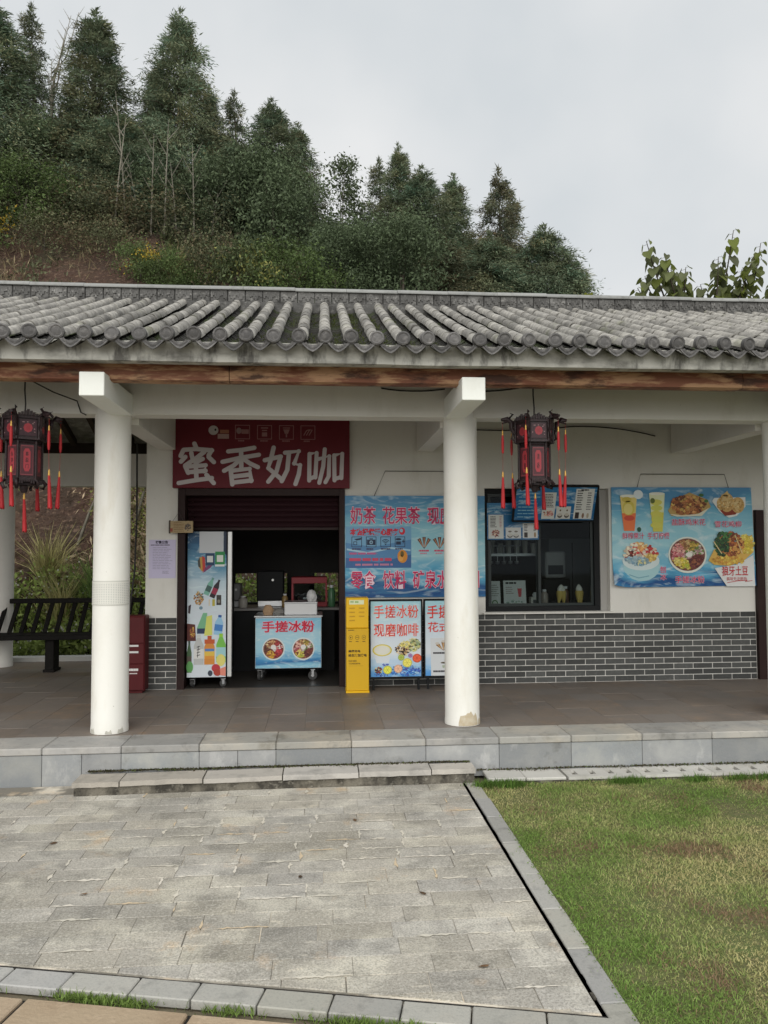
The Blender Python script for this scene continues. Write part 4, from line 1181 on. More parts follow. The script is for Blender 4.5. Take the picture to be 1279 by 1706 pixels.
# bowl of ice jelly
P.ell(676, 738, 146, 134, srgb(226, 230, 220), 2, 28); P.ell(676, 736, 134, 120, srgb(120, 70, 60), 3, 28)
BOWL = [[srgb(96, 44, 44), srgb(120, 60, 50)], [srgb(122, 58, 56), srgb(90, 40, 44), srgb(150, 90, 60)], [srgb(196, 176, 50), srgb(172, 180, 60), srgb(216, 200, 110)], [srgb(216, 190, 70), srgb(226, 206, 120)], [srgb(192, 110, 116), srgb(214, 150, 150), srgb(170, 60, 70)], [srgb(206, 130, 128), srgb(224, 176, 160)], [srgb(176, 124, 80), srgb(220, 190, 130), srgb(140, 100, 60)], [srgb(190, 160, 70), srgb(130, 120, 50)], [srgb(214, 206, 190), srgb(190, 150, 150), srgb(110, 140, 70)]]
P.dish(676, 736, 128, 112, None, 200, 19, 5, 9, zone=BOWL); P.ell(686, 736, 26, 18, srgb(232, 230, 220), 50)
# wavy potatoes
P.poly([(836, 780), (880, 700), (1060, 640), (1176, 590), (1182, 720), (1110, 780), (1000, 820), (880, 812)], srgb(222, 180, 90), 2)
P.dish(1130, 660, 60, 74, [srgb(224, 200, 70), srgb(206, 180, 60), srgb(232, 214, 110)], 50, 20, 4, 12)
P.dish(1000, 660, 110, 92, [srgb(150, 78, 44), srgb(190, 110, 60), srgb(120, 58, 36), srgb(206, 150, 80)], 90, 24, 8, 13)
P.dish(940, 660, 54, 92, [srgb(40, 74, 40), srgb(60, 100, 52), srgb(32, 60, 36)], 46, 22, 30, 14); P.dish(970, 590, 50, 26, [srgb(50, 96, 52), srgb(70, 120, 60)], 16, 16, 42, 15)
P.dish(985, 780, 130, 30, [srgb(226, 196, 90), srgb(214, 170, 70), srgb(196, 140, 60)], 60, 18, 34, 16)
P.stroke([(1040, 590), (1094, 730)], 7, srgb(226, 206, 150), 50); P.stroke([(876, 640), (936, 730)], 7, srgb(226, 206, 150), 50)
P.poly([(880, 836), (1050, 812), (1182, 740), (1190, 972), (972, 972)], srgb(226, 228, 226), 1)
PE = srgb(248, 226, 232)
P.text("盐酥鸡米花", 558, 472, 816, 520, C_MAG, .004, 56, PE, .018); P.text("雪花鸡柳", 888, 488, 1092, 534, C_MAG, .004, 56, PE, .018)
P.text("鲜榨果汁", 184, 572, 348, 620, C_MAG, .004, 56, PE, .018); P.text("手打柠檬", 374, 572, 538, 620, C_MAG, .004, 56, PE, .018)
P.text("刨", 464, 822, 506, 868, C_MAG, .004, 56, PE, .018); P.text("冰", 464, 876, 510, 922, C_MAG, .004, 56, PE, .018)
P.text("手搓冰粉", 576, 892, 800, 944, C_MAG, .004, 56, PE, .018); P.text("狼牙土豆", 936, 822, 1134, 892, srgb(196, 40, 50), .01, 56)
P.text("美味无法抵挡", 968, 902, 1122, 930, srgb(196, 60, 66), 0, 56); P.stroke([(972, 944), (1050, 932), (1128, 926), (1110, 936), (1166, 930)], 4, srgb(196, 40, 50), 57)
P.build("print", ps, (0, -.009, 0))
hanger(ps, .27, 1.24, 1.155, .31, 1.20, 1.018)

# ---- ice jelly cart in the doorway
ct = thing("ice_jelly_cart", "small blue and white printed cart on casters standing in the shop doorway", "cart", (-.667, 7.95, FZ + .004))
mb = MB(); mb.cbox(0, .672, .012, .45, .125, .645, .006); mb.build("body", white_box, ct)
mb = MB(); mb.box(.004, .668, .008, .011, .13, .635); mb.build("front_panel", wave_cart, ct)
mb = MB(); mb.cbox(-.012, .684, -.004, .46, .646, .662, .003); mb.build("top", steel_m, ct)
P = Print((370, 872, 1016, 1356), .664, .505)
P.text("手搓冰粉", 436, 900, 948, 1006, srgb(206, 24, 62), .02, 50, srgb(236, 190, 206), .03)
for cx, cw, sd in ((546, 1170, 21), (840, 1172, 22)):
    P.ell(cx, cw, 112, 110, srgb(222, 228, 226), 2, 26); P.ell(cx, cw, 100, 96, srgb(120, 56, 44), 3, 26)
    P.dish(cx, cw, 96, 90, None, 110, 19, 5, sd, zone=BOWL if sd == 22 else [[srgb(170, 40, 50), srgb(200, 70, 80)], [srgb(160, 36, 46), srgb(120, 40, 40)], [srgb(226, 180, 60), srgb(206, 150, 50)], [srgb(216, 170, 70), srgb(160, 90, 50)], [srgb(120, 70, 50), srgb(90, 50, 40)], [srgb(200, 180, 140), srgb(170, 120, 80)], [srgb(150, 90, 60), srgb(206, 160, 110)], [srgb(190, 60, 70), srgb(150, 60, 50)], [srgb(226, 220, 214), srgb(200, 120, 120)]])
    P.ell(cx, cw - 18, 26, 24, srgb(232, 230, 226), 44)
P.build("print", ct, (.004, .0085, .13))
def caster(parent, x, y, r=.034, rz=0.0):
    w = MB(); w.tube([(0, -.014, r), (0, .014, r)], r, 16); w.tube([(0, -.017, r), (0, .017, r)], r * .35, 10, 1)
    c = link("caster", None, parent, (x, y, 0), (0, 0, rz))
    w.build("wheel", [rubber_m, alu_m], c)
    f_ = MB(); f_.box(-.012, .012, -.024, -.019, r * .8, r * 2.2); f_.box(-.012, .012, .019, .024, r * .8, r * 2.2); f_.box(-.022, .022, -.025, .025, r * 2.2, r * 2.2 + .008)
    f_.build("fork", steel_m, c); return c
for x, y, a in ((.05, .06, 1.2), (.58, .06, .15), (.05, .39, .8), (.6, .39, 2.2)):
    c = caster(ct, x, y, .046, a)

mb = MB(); mb.cbox(0, .335, 0, .30, 0, .115, .005)
sb = thing("steel_box", "grey steel food box on top of the ice jelly cart", "box", (-.375, 8.02, FZ + .667))
mb.build("body", white_box, sb)
mb = MB(); mb.cbox(-.006, .341, -.006, .306, .116, .13, .003); mb.build("lid", steel_m, sb)
def crumple(mb_, rx, ry, h, seed, n=12, m=7):
    vs = []; fs = []
    for j in range(m):
        t = j / (m - 1); s0 = (.8 + .25 * math.sin(t * PI)) * (1 - .45 * t ** 3)
        for i in range(n):
            a = 2 * PI * i / n; d = 1 + .22 * mnoise.noise(Vector((math.cos(a) * 1.7 + seed, math.sin(a) * 1.7, t * 3)))
            vs.append((rx * s0 * d * math.cos(a), ry * s0 * d * math.sin(a), h * t * (1 + .12 * mnoise.noise(Vector((i * .7, seed, 2))))))
    for j in range(m - 1):
        for i in range(n): fs.append((j * n + i, j * n + (i + 1) % n, (j + 1) * n + (i + 1) % n, (j + 1) * n + i))
    fs += [tuple(range(n))[::-1], tuple(range((m - 1) * n, m * n))]
    mb_.add(vs, fs, 0, False)
mb = MB(); crumple(mb, .055, .05, .115, 1.0)
tag(mb.build("plastic_bag", bag_white, None, (-.095, 8.12, FZ + .797)), "crumpled white plastic bag on the steel box of the cart", "bag")
mb = MB(); crumple(mb, .055, .045, .10, 4.0)
tag(mb.build("paper_bag", bag_brown, None, (-.545, 8.08, FZ + .666)), "open brown paper bag at the left end of the cart top", "bag")
mb = MB(); crumple(mb, .06, .045, .062, 6.0)
tag(mb.build("plastic_bag", M("clear_bag", (.34, .33, .31), .4, trans=.3), None, (-.435, 8.07, FZ + .666)), "grey flattened plastic bag between the paper bag and the steel box", "bag")

# ---- drinks fridge seen from its printed side
fr = thing("drinks_fridge", "tall drinks fridge with bottle pictures on its printed side, left inside the doorway", "fridge", (-1.300, 7.66, FZ + .004))
mb = MB(); mb.cbox(0, .385, .004, .62, .095, 1.52, .006); mb.build("cabinet", black_metal, fr)
mb = MB(); mb.box(.002, .375, -.002, .003, .10, 1.515); mb.build("side_panel", wave_fridge, fr)
mb = MB(); mb.cbox(.387, .430, .0, .045, .10, 1.515, .004); mb.build("door_edge", alu_m, fr)
P = Print((70, -452, 632, 1586), .373, 1.415)
def bottle(u, w, wd, h, body, capc, label=None, rot=0.0, lay=10):
    c, d = math.cos(rot), math.sin(rot)
    def tr_(pts): return [(u + a * c - b * d, w + a * d + b * c) for a, b in pts]
    P.poly(tr_([(-wd / 2, h * .5), (wd / 2, h * .5), (wd / 2, -h * .12), (wd * .18, -h * .38), (-wd * .18, -h * .38), (-wd / 2, -h * .12)]), body, lay)
    P.poly(tr_([(-wd * .2, -h * .38), (wd * .2, -h * .38), (wd * .2, -h * .5), (-wd * .2, -h * .5)]), capc, lay + 1)
    if label: P.poly(tr_([(-wd / 2, h * .3), (wd / 2, h * .3), (wd / 2, -h * .02), (-wd / 2, -h * .02)]), label, lay + 2)
P.rect(240, -452, 590, -150, srgb(196, 200, 204), 1.5)
P.poly([(596, -452), (632, -452), (632, -120), (596, -150)], srgb(20, 40, 66), 2)
P.poly([(225, 40), (280, 110), (320, 60), (300, -100), (240, -90)], srgb(190, 150, 70), 4); P.poly([(280, -110), (320, -90), (330, 60), (290, 128)], srgb(190, 60, 50), 5); P.poly([(320, 60), (440, -60), (460, -20), (400, 60), (300, 128)], srgb(120, 60, 110), 6); P.poly([(225, 40), (215, -40), (245, -90), (262, 60)], srgb(70, 74, 70), 6); P.poly([(330, 10), (420, -60), (440, -60), (340, 60)], srgb(90, 110, 140), 7)
P.rect(330, -146, 460, 24, srgb(28, 62, 98), 8); P.rect(352, -110, 438, -20, srgb(216, 220, 218), 9); P.rect(470, -170, 610, 10, srgb(40, 140, 74), 8); P.rect(494, -120, 586, -24, srgb(222, 226, 220), 9); P.rect(470, 12, 606, 40, srgb(226, 228, 226), 9)
bottle(392, 318, 78, 260, srgb(120, 176, 160), srgb(100, 150, 140), srgb(64, 96, 90), .42); bottle(480, 352, 78, 270, srgb(40, 30, 40), srgb(50, 54, 66), srgb(150, 40, 70), .42, 14)
P.dish(236, 480, 70, 100, [srgb(170, 120, 60), srgb(206, 160, 90), srgb(120, 70, 46), srgb(90, 110, 100), srgb(200, 180, 140)], 46, 22, 8, 31)
P.rect(380, 500, 396, 590, srgb(212, 200, 170), 8); P.rect(432, 500, 470, 594, srgb(180, 170, 60), 8); P.rect(492, 440, 562, 582, srgb(54, 52, 50), 8); P.ell(526, 530, 20, 26, srgb(130, 126, 110), 9)
P.ell(268, 620, 26, 24, srgb(110, 140, 156), 8); P.poly([(88, 590), (126, 570), (112, 700), (84, 690)], srgb(60, 50, 60), 8)
P.poly([(214, 900), (300, 690), (360, 690), (352, 900), (330, 980), (214, 980)], srgb(120, 180, 140), 4); P.rect(214, 906, 330, 980, srgb(40, 56, 90), 5)
P.poly([(350, 740), (430, 720), (434, 1000), (316, 1010), (340, 850)], srgb(214, 216, 110), 6)
bottle(530, 860, 120, 280, srgb(150, 196, 226), srgb(40, 90, 160), srgb(70, 130, 196), .12, 8)
P.poly([(70, 836), (186, 850), (200, 1080), (70, 1080)], srgb(90, 40, 34), 8); P.dish(150, 960, 44, 80, [srgb(196, 160, 70), srgb(160, 100, 50), srgb(130, 50, 44)], 26, 20, 10, 33)
bottle(104, 1300, 70, 440, srgb(70, 100, 66), srgb(60, 80, 70), srgb(90, 80, 70), .0, 10); P.ell(112, 1440, 50, 80, srgb(96, 160, 90), 14)
bottle(240, 1200, 140, 420, srgb(190, 192, 190), srgb(206, 208, 206), srgb(220, 220, 216), 0, 16)
for k in range(4): P.stroke([(212, 1166 + k * 40), (262, 1152 + k * 40)], 9, C_BLACK, 22)
P.stroke([(236, 1150), (224, 1310)], 9, C_BLACK, 23)
bottle(396, 1210, 150, 400, srgb(214, 140, 60), srgb(190, 80, 40), srgb(226, 190, 80), 0, 18); P.rect(324, 1060, 470, 1120, srgb(196, 90, 46), 24); P.rect(330, 1190, 466, 1226, srgb(90, 130, 190), 24); P.rect(330, 1290, 466, 1330, srgb(224, 150, 60), 24)
bottle(562, 1180, 136, 400, srgb(120, 190, 80), srgb(150, 206, 60), srgb(160, 206, 210), 0, 18); P.ell(562, 1350, 64, 84, srgb(224, 214, 120), 24)
P.ell(490, 1460, 62, 56, srgb(190, 56, 66), 28); P.ell(512, 1520, 56, 50, srgb(176, 66, 50), 29); P.poly([(550, 1470), (632, 1440), (632, 1572), (556, 1560)], srgb(226, 140, 120), 30); P.ell(408, 1530, 34, 40, srgb(60, 66, 80), 28)
P.build("side_print", fr, (.002, -.0025, .10))
for x in (.05, .34): caster(fr, x, .06, .032, .3 if x > .1 else 1.3); caster(fr, x, .56, .032, .6)

# ---- yellow power bank stand
yb = thing("power_bank_stand", "tall narrow yellow power bank rental stand beside the door", "kiosk", (.236, 7.25, FZ))
mb = MB(); mb.cbox(0, .212, 0, .20, .02, .60, .005); mb.build("lower_cabinet", M("yellow_lower", srgb(214, 170, 24), .45, 0, [(3, .5, .8, srgb(204, 160, 20), .3)]), yb)
mb = MB(); mb.cbox(.0, .210, .012, .20, .602, .885, .005); mb.build("upper_cabinet", yellow_m, yb)
mb = MB(); mb.cbox(-.004, .216, -.006, .206, 0, .019, .003); mb.build("plinth", yellow_m, yb)
P = Print((50, 100, 438, 1640), .212, .885)
P.rect(104, 136, 356, 208, srgb(226, 232, 190), 3); P.rect(120, 152, 180, 164, srgb(120, 160, 90), 4); P.rect(120, 172, 180, 182, srgb(150, 170, 110), 4); P.rect(198, 152, 262, 184, srgb(160, 190, 120), 4)
for r_ in range(4):
    for cx in (104, 268):
        yy = 262 + r_ * 66
        if r_ == 3 and cx == 268: continue
        P.rect(cx, yy, cx + 96, yy + 8, srgb(150, 104, 12), 3); P.rect(cx, yy + 16, cx + 96, yy + 19, srgb(180, 132, 20), 3)
P.build("upper_print", yb, (0, .0115, 0))
P = Print((50, 100, 438, 1640), .212, .885)
YB_ = srgb(40, 30, 10)
P.lines(84, 612, 216, 632, 1, srgb(70, 54, 14), 3, .6, 3)
for cx in (126, 238, 352):
    P.stroke([(cx + 32 * math.cos(t), 742 + 36 * math.sin(t)) for t in np.linspace(0, 2 * PI, 13)], 5, srgb(96, 72, 16), 3); P.lines(cx - 26, 796, cx + 26, 818, 1, srgb(110, 84, 18), 3, .6, cx)
P.poly([(116, 726), (116, 758), (140, 742)], YB_, 4); P.rect(216, 738, 262, 745, YB_, 4); P.poly([(356, 722), (340, 746), (352, 746), (348, 764), (366, 738), (354, 738)], YB_, 4)
P.text("美团充电", 88, 944, 290, 982, YB_, .03, 6); P.text("给生活加满电", 88, 1008, 398, 1052, YB_, .03, 6)
P.text("FACE NEED", 92, 1108, 228, 1134, YB_, .01, 6); P.text("YOUNEEDBANK", 92, 1152, 292, 1176, YB_, .01, 6)
P.rect(92, 1200, 340, 1203, srgb(150, 118, 20), 3)
P.build("lower_print", yb, (0, -.0004, 0))

# ---- two advertising light boxes
def light_box(label, loc, rz):
    t = thing("advert_board", label, "advert board", loc, rz, "advert boards standing against the wall")
    mb = MB(); w, h = .512, .86
    mb.box(0, w, 0, .05, .105, .125); mb.box(0, w, 0, .05, h - .016, h); mb.box(0, .014, 0, .05, .126, h - .017); mb.box(w - .014, w, 0, .05, .126, h - .017)
    mb.box(.015, w - .015, .02, .05, .126, h - .017)
    mb.build("frame", black_metal, t)
    mb = MB(); mb.box(.0145, w - .0145, .008, .0195, .1265, h - .0175); mb.build("panel", wave_light, t)
    for x in (.03, w - .05):
        mb = MB(); mb.box(x, x + .02, .01, .04, 0, .104); mb.build("leg", black_metal, t)
    return t
RDY = srgb(226, 60, 44)
lb = light_box("advert board with red lettering and a fruit bowl, next to the yellow stand", (.459, 7.36, FZ), 0)
P = Print((444, 160, 1270, 1432), .483, .716)
OUT = srgb(252, 232, 226)
P.text("手搓冰粉", 494, 226, 1222, 442, RDY, .004, 50, OUT, .02); P.text("现磨咖啡", 494, 536, 1226, 752, RDY, .004, 50, OUT, .02)
for k, rr in enumerate((1.0, .9)):
    P.stroke([(630 + 150 * rr * math.cos(t), 985 + 92 * rr * math.sin(t)) for t in np.linspace(0, 2 * PI, 25)], 18 - k * 4, srgb(206, 190, 70) if k == 0 else srgb(232, 222, 150), 5 + k)
P.ell(625, 982, 128, 76, srgb(226, 226, 214), 4, 24)
P.poly([(490, 1050), (770, 1050), (740, 1200), (540, 1200)], srgb(218, 226, 232), 3)
P.dish(1130, 900, 130, 110, [srgb(196, 196, 120), srgb(170, 184, 140), srgb(140, 160, 120), srgb(216, 206, 150), srgb(110, 110, 70)], 70, 34, 6, 41)
P.dish(960, 980, 120, 110, [srgb(74, 52, 36), srgb(226, 206, 170), srgb(60, 44, 34), srgb(206, 170, 120)], 60, 30, 10, 42)
P.dish(1010, 890, 90, 60, [srgb(226, 214, 120), srgb(214, 196, 100), srgb(232, 224, 170)], 24, 30, 20, 43)
P.dish(1000, 1330, 270, 90, [srgb(60, 130, 210), srgb(110, 176, 226), srgb(40, 96, 190), srgb(170, 208, 236), srgb(80, 90, 170)], 120, 34, 6, 44); P.dish(600, 1400, 130, 26, [srgb(70, 110, 190), srgb(120, 176, 226), srgb(50, 70, 140)], 26, 20, 6, 48)
for u, w, r_, c in ((1040, 1200, 78, srgb(216, 206, 90)), (1200, 1125, 74, srgb(214, 84, 44)), (890, 1300, 70, srgb(216, 170, 140)), (716, 1316, 72, srgb(206, 206, 70)), (940, 1110, 52, srgb(160, 176, 70)), (1090, 1080, 36, srgb(150, 120, 170))):
    P.ell(u, w, r_, r_, c, 34, 18); P.ell(u, w, r_ * .8, r_ * .8, tuple(min(1, x * 1.35 + .03) for x in c), 35, 18)
    for k in range(6):
        a = k * PI / 3; P.stroke([(u, w), (u + r_ * .74 * math.cos(a), w + r_ * .74 * math.sin(a))], 6, tuple(x * .85 for x in c), 36 + k * .3)
P.dish(570, 1320, 62, 56, [srgb(70, 44, 50), srgb(226, 216, 150), srgb(150, 70, 60), srgb(50, 40, 46)], 30, 22, 30, 45); P.dish(690, 1230, 56, 24, [srgb(60, 80, 180), srgb(90, 110, 200)], 10, 18, 30, 46)
P.build("print", lb, (.0145, .0075, .1265))
lb2 = light_box("advert board with ice cream cones, half hidden by the right column", (.985, 7.38, FZ), -.03)
P = Print((45, 762, 530, 1640), .483, .716)
P.text("手搓冰粉", 66, 816, 508, 966, RDY, .01, 50); P.text("花式奶茶", 72, 1010, 500, 1128, RDY, .004, 50)
P.poly([(95, 1200), (530, 1190), (530, 1640), (100, 1640)], srgb(216, 220, 222), 2)
for cx in (220, 400):
    for k, a in enumerate((-.7, 0, .7)):
        bx, by = cx + math.sin(a) * 92, 1346 - math.cos(a) * 100
        P.poly([(cx, 1348), (bx - 20 * math.cos(a), by - 20 * math.sin(a)), (bx + 20 * math.cos(a), by + 20 * math.sin(a))], srgb(150, 110, 66), 10 + k)
        P.stroke([(cx + (bx - cx) * .2, 1346 + (by - 1346) * .2), (cx + (bx - cx) * .9, 1346 + (by - 1346) * .9)], 9, srgb(206, 170, 120), 14 + k)
        P.ell(bx, by - 6, 20, 14, srgb(206, 200, 190), 18 + k)
    P.lines(cx - 100, 1362, cx + 30, 1388, 1, srgb(70, 70, 74), 12, .8, cx, .12); P.lines(cx - 100, 1576, cx + 30, 1602, 1, srgb(70, 70, 74), 12, .8, cx + 2, .12)
    P.ell(cx, 1490, 28, 10, srgb(90, 80, 60), 12); P.poly([(cx - 14, 1520), (cx + 14, 1520), (cx + 8, 1550), (cx - 8, 1550)], srgb(170, 184, 160), 12)
P.build("print", lb2, (.0145, .0075, .1265))

# ---- menu boards at the window
def menu_print(P, u0, w0, u1, w1, seed):
    W_ = u1 - u0; H_ = w1 - w0
    P.lines(u0 + W_ * .04, w0 + H_ * .05, u0 + W_ * .30, w0 + H_ * .95, 9, srgb(150, 196, 214), 6, .22, seed)
    P.rect(u0 + W_ * .34, w0 + H_ * .16, u0 + W_ * .50, w1 - H_ * .04, srgb(206, 208, 204), 4); P.lines(u0 + W_ * .36, w0 + H_ * .2, u0 + W_ * .48, w0 + H_ * .62, 9, srgb(60, 58, 60), 6, .5, seed + 1); P.dish(u0 + W_ * .42, w0 + H_ * .80, W_ * .06, H_ * .1, [srgb(150, 90, 80), srgb(206, 180, 160), srgb(190, 120, 120)], 18, H_ * .05, 7, seed + 4)
    P.lines(u0 + W_ * .54, w0 + H_ * .08, u0 + W_ * .68, w0 + H_ * .5, 5, srgb(130, 180, 206), 6, .25, seed + 2)
    P.rect(u0 + W_ * .52, w0 + H_ * .58, u0 + W_ * .70, w1 - H_ * .04, srgb(206, 206, 200), 4)
    for k in range(2):
        cx = u0 + W_ * (.57 + .085 * k); cy = w0 + H_ * .86
        P.ell(cx, cy, W_ * .03, H_ * .07, srgb(80, 74, 70), 7); P.ell(cx, cy - H_ * .03, W_ * .026, H_ * .05, srgb(190, 186, 176), 8); P.ell(cx, cy - H_ * .16, W_ * .01, H_ * .03, srgb(100, 80, 60), 8)
    P.rect(u0 + W_ * .74, w0 + H_ * .05, u0 + W_ * .97, w1 - H_ * .04, srgb(208, 210, 206), 4); P.lines(u0 + W_ * .76, w0 + H_ * .08, u0 + W_ * .84, w0 + H_ * .70, 9, srgb(50, 50, 54), 6, .45, seed + 3); P.lines(u0 + W_ * .89, w0 + H_ * .14, u0 + W_ * .95, w0 + H_ * .70, 8, srgb(70, 70, 74), 6, .4, seed + 7); P.lines(u0 + W_ * .80, w0 + H_ * .06, u0 + W_ * .93, w0 + H_ * .11, 1, srgb(40, 40, 46), 6, .8, seed + 9)
    P.rect(u0 + W_ * .76, w0 + H_ * .76, u0 + W_ * .81, w0 + H_ * .95, srgb(56, 44, 42), 6); P.ell(u0 + W_ * .86, w0 + H_ * .86, W_ * .015, H_ * .08, srgb(130, 100, 80), 6); P.ell(u0 + W_ * .92, w0 + H_ * .86, W_ * .015, H_ * .08, srgb(170, 160, 140), 6)
mnA = thing("menu_board", "tilted black framed menu board hanging out over the serving window", "menu board", (1.905, 7.56, 1.86))
mnA.rotation_euler = (R(24), 0, 0)
mb = MB(); mb.box(0, .845, .008, .03, 0, .385); mb.box(0, .845, -.008, .0075, 0, .016); mb.box(0, .845, -.008, .0075, .369, .385); mb.box(0, .014, -.008, .0075, .0165, .3685); mb.box(.831, .845, -.008, .0075, .0165, .3685); mb.build("frame", black_metal, mnA)
mb = MB(); mb.box(.0145, .8305, .001, .0075, .0165, .3685); mb.build("sheet", wave_menu, mnA)
P = Print((0, 0, 816, 352), .816, .352); menu_print(P, 0, 0, 816, 352, 50); P.build("print", mnA, (.0145, .0005, .0165))
for x in (.08, .77):
    mb = MB(); mb.tube([(x, .03, .37), (x, .12, .30)], .006, 6); mb.build("bracket", black_metal, mnA)
mnB = thing("menu_board", "flat blue menu board fixed across the upper left window pane", "menu board", (1.672, 7.682, 1.675))
mb = MB(); mb.box(0, .545, 0, .012, 0, .385); mb.build("frame", black_metal, mnB)
mb = MB(); mb.box(.006, .539, -.003, -.0005, .006, .379); mb.build("sheet", wave_menu, mnB)
P = Print((120, 748, 540, 1080), .533, .373)
P.lines(134, 764, 244, 850, 4, srgb(120, 180, 200), 6, .25, 60); P.rect(130, 854, 252, 1070, srgb(206, 210, 206), 4); P.lines(146, 866, 196, 970, 8, srgb(50, 50, 54), 6, .5, 61); P.lines(220, 866, 240, 970, 8, srgb(170, 90, 100), 6, .4, 62); P.dish(188, 1024, 34, 32, [srgb(150, 90, 80), srgb(206, 180, 160), srgb(120, 60, 56)], 22, 14, 7, 63)
P.rect(270, 970, 394, 1068, srgb(206, 208, 206), 4)
for cx in (304, 354): P.ell(cx, 1044, 22, 18, srgb(80, 80, 76), 6); P.ell(cx, 1038, 19, 14, srgb(196, 196, 190), 7); P.ell(cx, 1006, 14, 8, srgb(120, 116, 106), 7)
P.rect(408, 930, 530, 1066, srgb(206, 208, 206), 4); P.lines(420, 938, 450, 1004, 5, srgb(50, 50, 54), 6, .5, 64); P.lines(496, 938, 520, 1004, 5, srgb(50, 50, 54), 6, .5, 65); P.rect(420, 1014, 448, 1060, srgb(56, 50, 48), 6); P.ell(508, 1036, 8, 24, srgb(150, 120, 80), 6)
P.build("print", mnB, (.006, -.0035, .006))

# ---- things on the sill behind the glass
def card(label, loc, w, h, draw, rz=0):
    t = thing("price_card", label, "card", loc, rz, "price cards behind the window glass")
    t.rotation_euler = (R(-8), 0, rz)
    mb = MB(); mb.box(0, w, 0, .006, 0, h, 0, (.62, .64, .62)); mb.build("sheet", paper_m, t)
    P = Print((0, 0, 100, 100), w, h); draw(P); P.build("print", t, mat=paper_m)
def d1(P): P.lines(12, 12, 90, 60, 6, srgb(120, 124, 120), 3, .3, 71); P.ell(55, 84, 24, 12, srgb(96, 130, 84), 3); P.ell(55, 84, 15, 8, srgb(200, 206, 196), 4)
def d2(P): P.lines(10, 5, 76, 14, 1, srgb(60, 60, 60), 3, .8, 72); P.lines(10, 22, 46, 52, 4, srgb(150, 130, 130), 3, .35, 73); P.poly([(62, 30), (82, 30), (78, 62), (66, 62)], srgb(196, 90, 96), 3); P.dish(50, 84, 40, 10, [srgb(170, 190, 170), srgb(190, 196, 190), srgb(140, 160, 150)], 16, 7, 5, 74)
shelf = MB(); shelf.box(1.37, 2.85, 7.83, 8.25, .93, .985)
tag(shelf.build("window_counter", M("counter_top", (.16, .15, .14), .5)), "dark counter top just inside the serving window", "counter")
card("tall narrow white price card at the left end of the window counter", (1.715, 7.845, .987), .135, .27, d1)
card("wide white price card with a pink cup, second on the window counter", (1.885, 7.845, .987), .235, .275, d2)
tb = thing("tissue_box", "small white tissue box with a tuft of tissue on the window counter", "tissue box", (2.175, 7.87, .985))
mb = MB(); mb.cbox(0, .105, 0, .09, 0, .10, .004); mb.build("carton", cup_m, tb)
mb = MB(); mb.box(.02, .085, -.002, -.0005, .02, .075); mb.build("picture", M("carton_print", (.10, .10, .11), .7), tb)
mb = MB(); crumple(mb, .03, .02, .05, 9.0, 10, 5); mb.build("tissue", bag_white, tb, (.055, .045, .098))
for k, (x, lab) in enumerate(((2.505, "yellow wafer cone pair left of the other pair on the window counter"), (2.69, "yellow wafer cone pair right of the other pair on the window counter"))):
    t = thing("ice_cream_cones", lab, "wafer cones", (x, 7.90, .985), 0, "wafer cones in the window")
    for dx, tl_ in ((-.032, .12), (.032, -.12)) if k == 0 else ((0, .0), (.03, -.1)):
        mb = MB(); mb.lathe([(.004, 0), (.036, .13), (.036, .145), (.03, .16)], 14, 0, 0); c = mb.build("cone", cone_m, t, (dx, 0, .004), (0, tl_, 0))
        mb = MB(); mb.lathe([(.028, .16), (.03, .18), (.018, .205), (.003, .225)], 12, 0, 0); mb.build("cream", cup_m, c)
    mb = MB(); mb.box(-.07, .07, .045, .05, 0, .06); mb.box(-.07, .07, -.045, .05, 0, .004); mb.build("holder", black_metal, t)
cab = thing("kitchen_cabinet", "grey metal cabinet deep inside behind the window", "cabinet", (2.62, 8.7, FZ + .004))
mb = MB(); mb.cbox(0, .55, 0, .5, 0, 1.45, .006); mb.build("body", M("grey_cabinet", (.12, .125, .13), .5), cab)
mb = MB(); mb.box(.27, .28, -.006, -.001, .05, 1.40); mb.build("door_seam", black_metal, cab)
ms = thing("coffee_machine", "white and black drinks machine standing behind the window panes", "machine", (2.45, 8.35, FZ + .004))
mb = MB(); mb.cbox(0, .30, 0, .3, 0, 1.0, .01); mb.build("stand", black_metal, ms)
mb = MB(); mb.cbox(.02, .25, -.01, .3, 1.01, 1.30, .015); mb.build("housing", M("machine_grey", (.28, .28, .28), .5), ms)
mb = MB(); mb.box(.05, .22, -.02, -.011, 1.05, 1.15); mb.build("drip_recess", black_metal, ms)

# ---- inside the doorway
cn_ = thing("shop_counter", "long dark counter along the back of the shop room", "counter", (0, 0, 0))
mb = MB(); mb.box(-1.50, .15, 8.62, 9.1, FZ + .005, .915); mb.build("front", black_metal, cn_)
mb = MB(); mb.cbox(-1.52, .2, 8.58, 9.12, .916, .945, .004); mb.build("worktop", M("worktop", (.22, .21, .2), .4), cn_)
pc = thing("popcorn_cabinet", "red framed glass display cabinet on the shop counter", "display cabinet", (-.33, 8.72, .946))
mb = MB(); mb.cbox(0, .40, 0, .32, 0, .05, .004); mb.cbox(0, .40, 0, .32, .26, .33, .004); mb.box(0, .02, 0, .02, .051, .259); mb.box(.38, .40, 0, .02, .051, .259); mb.box(0, .02, .3, .32, .051, .259); mb.box(.38, .40, .3, .32, .051, .259); mb.build("frame", M("red_machine", (.30, .02, .03), .45), pc)
mb = MB(); mb.box(.021, .379, .004, .008, .052, .258); mb.build("pane", glass_m, pc)
mb = MB(); crumple(mb, .14, .1, .09, 12.0); mb.build("kettle", steel_m, pc, (.2, .16, .052))
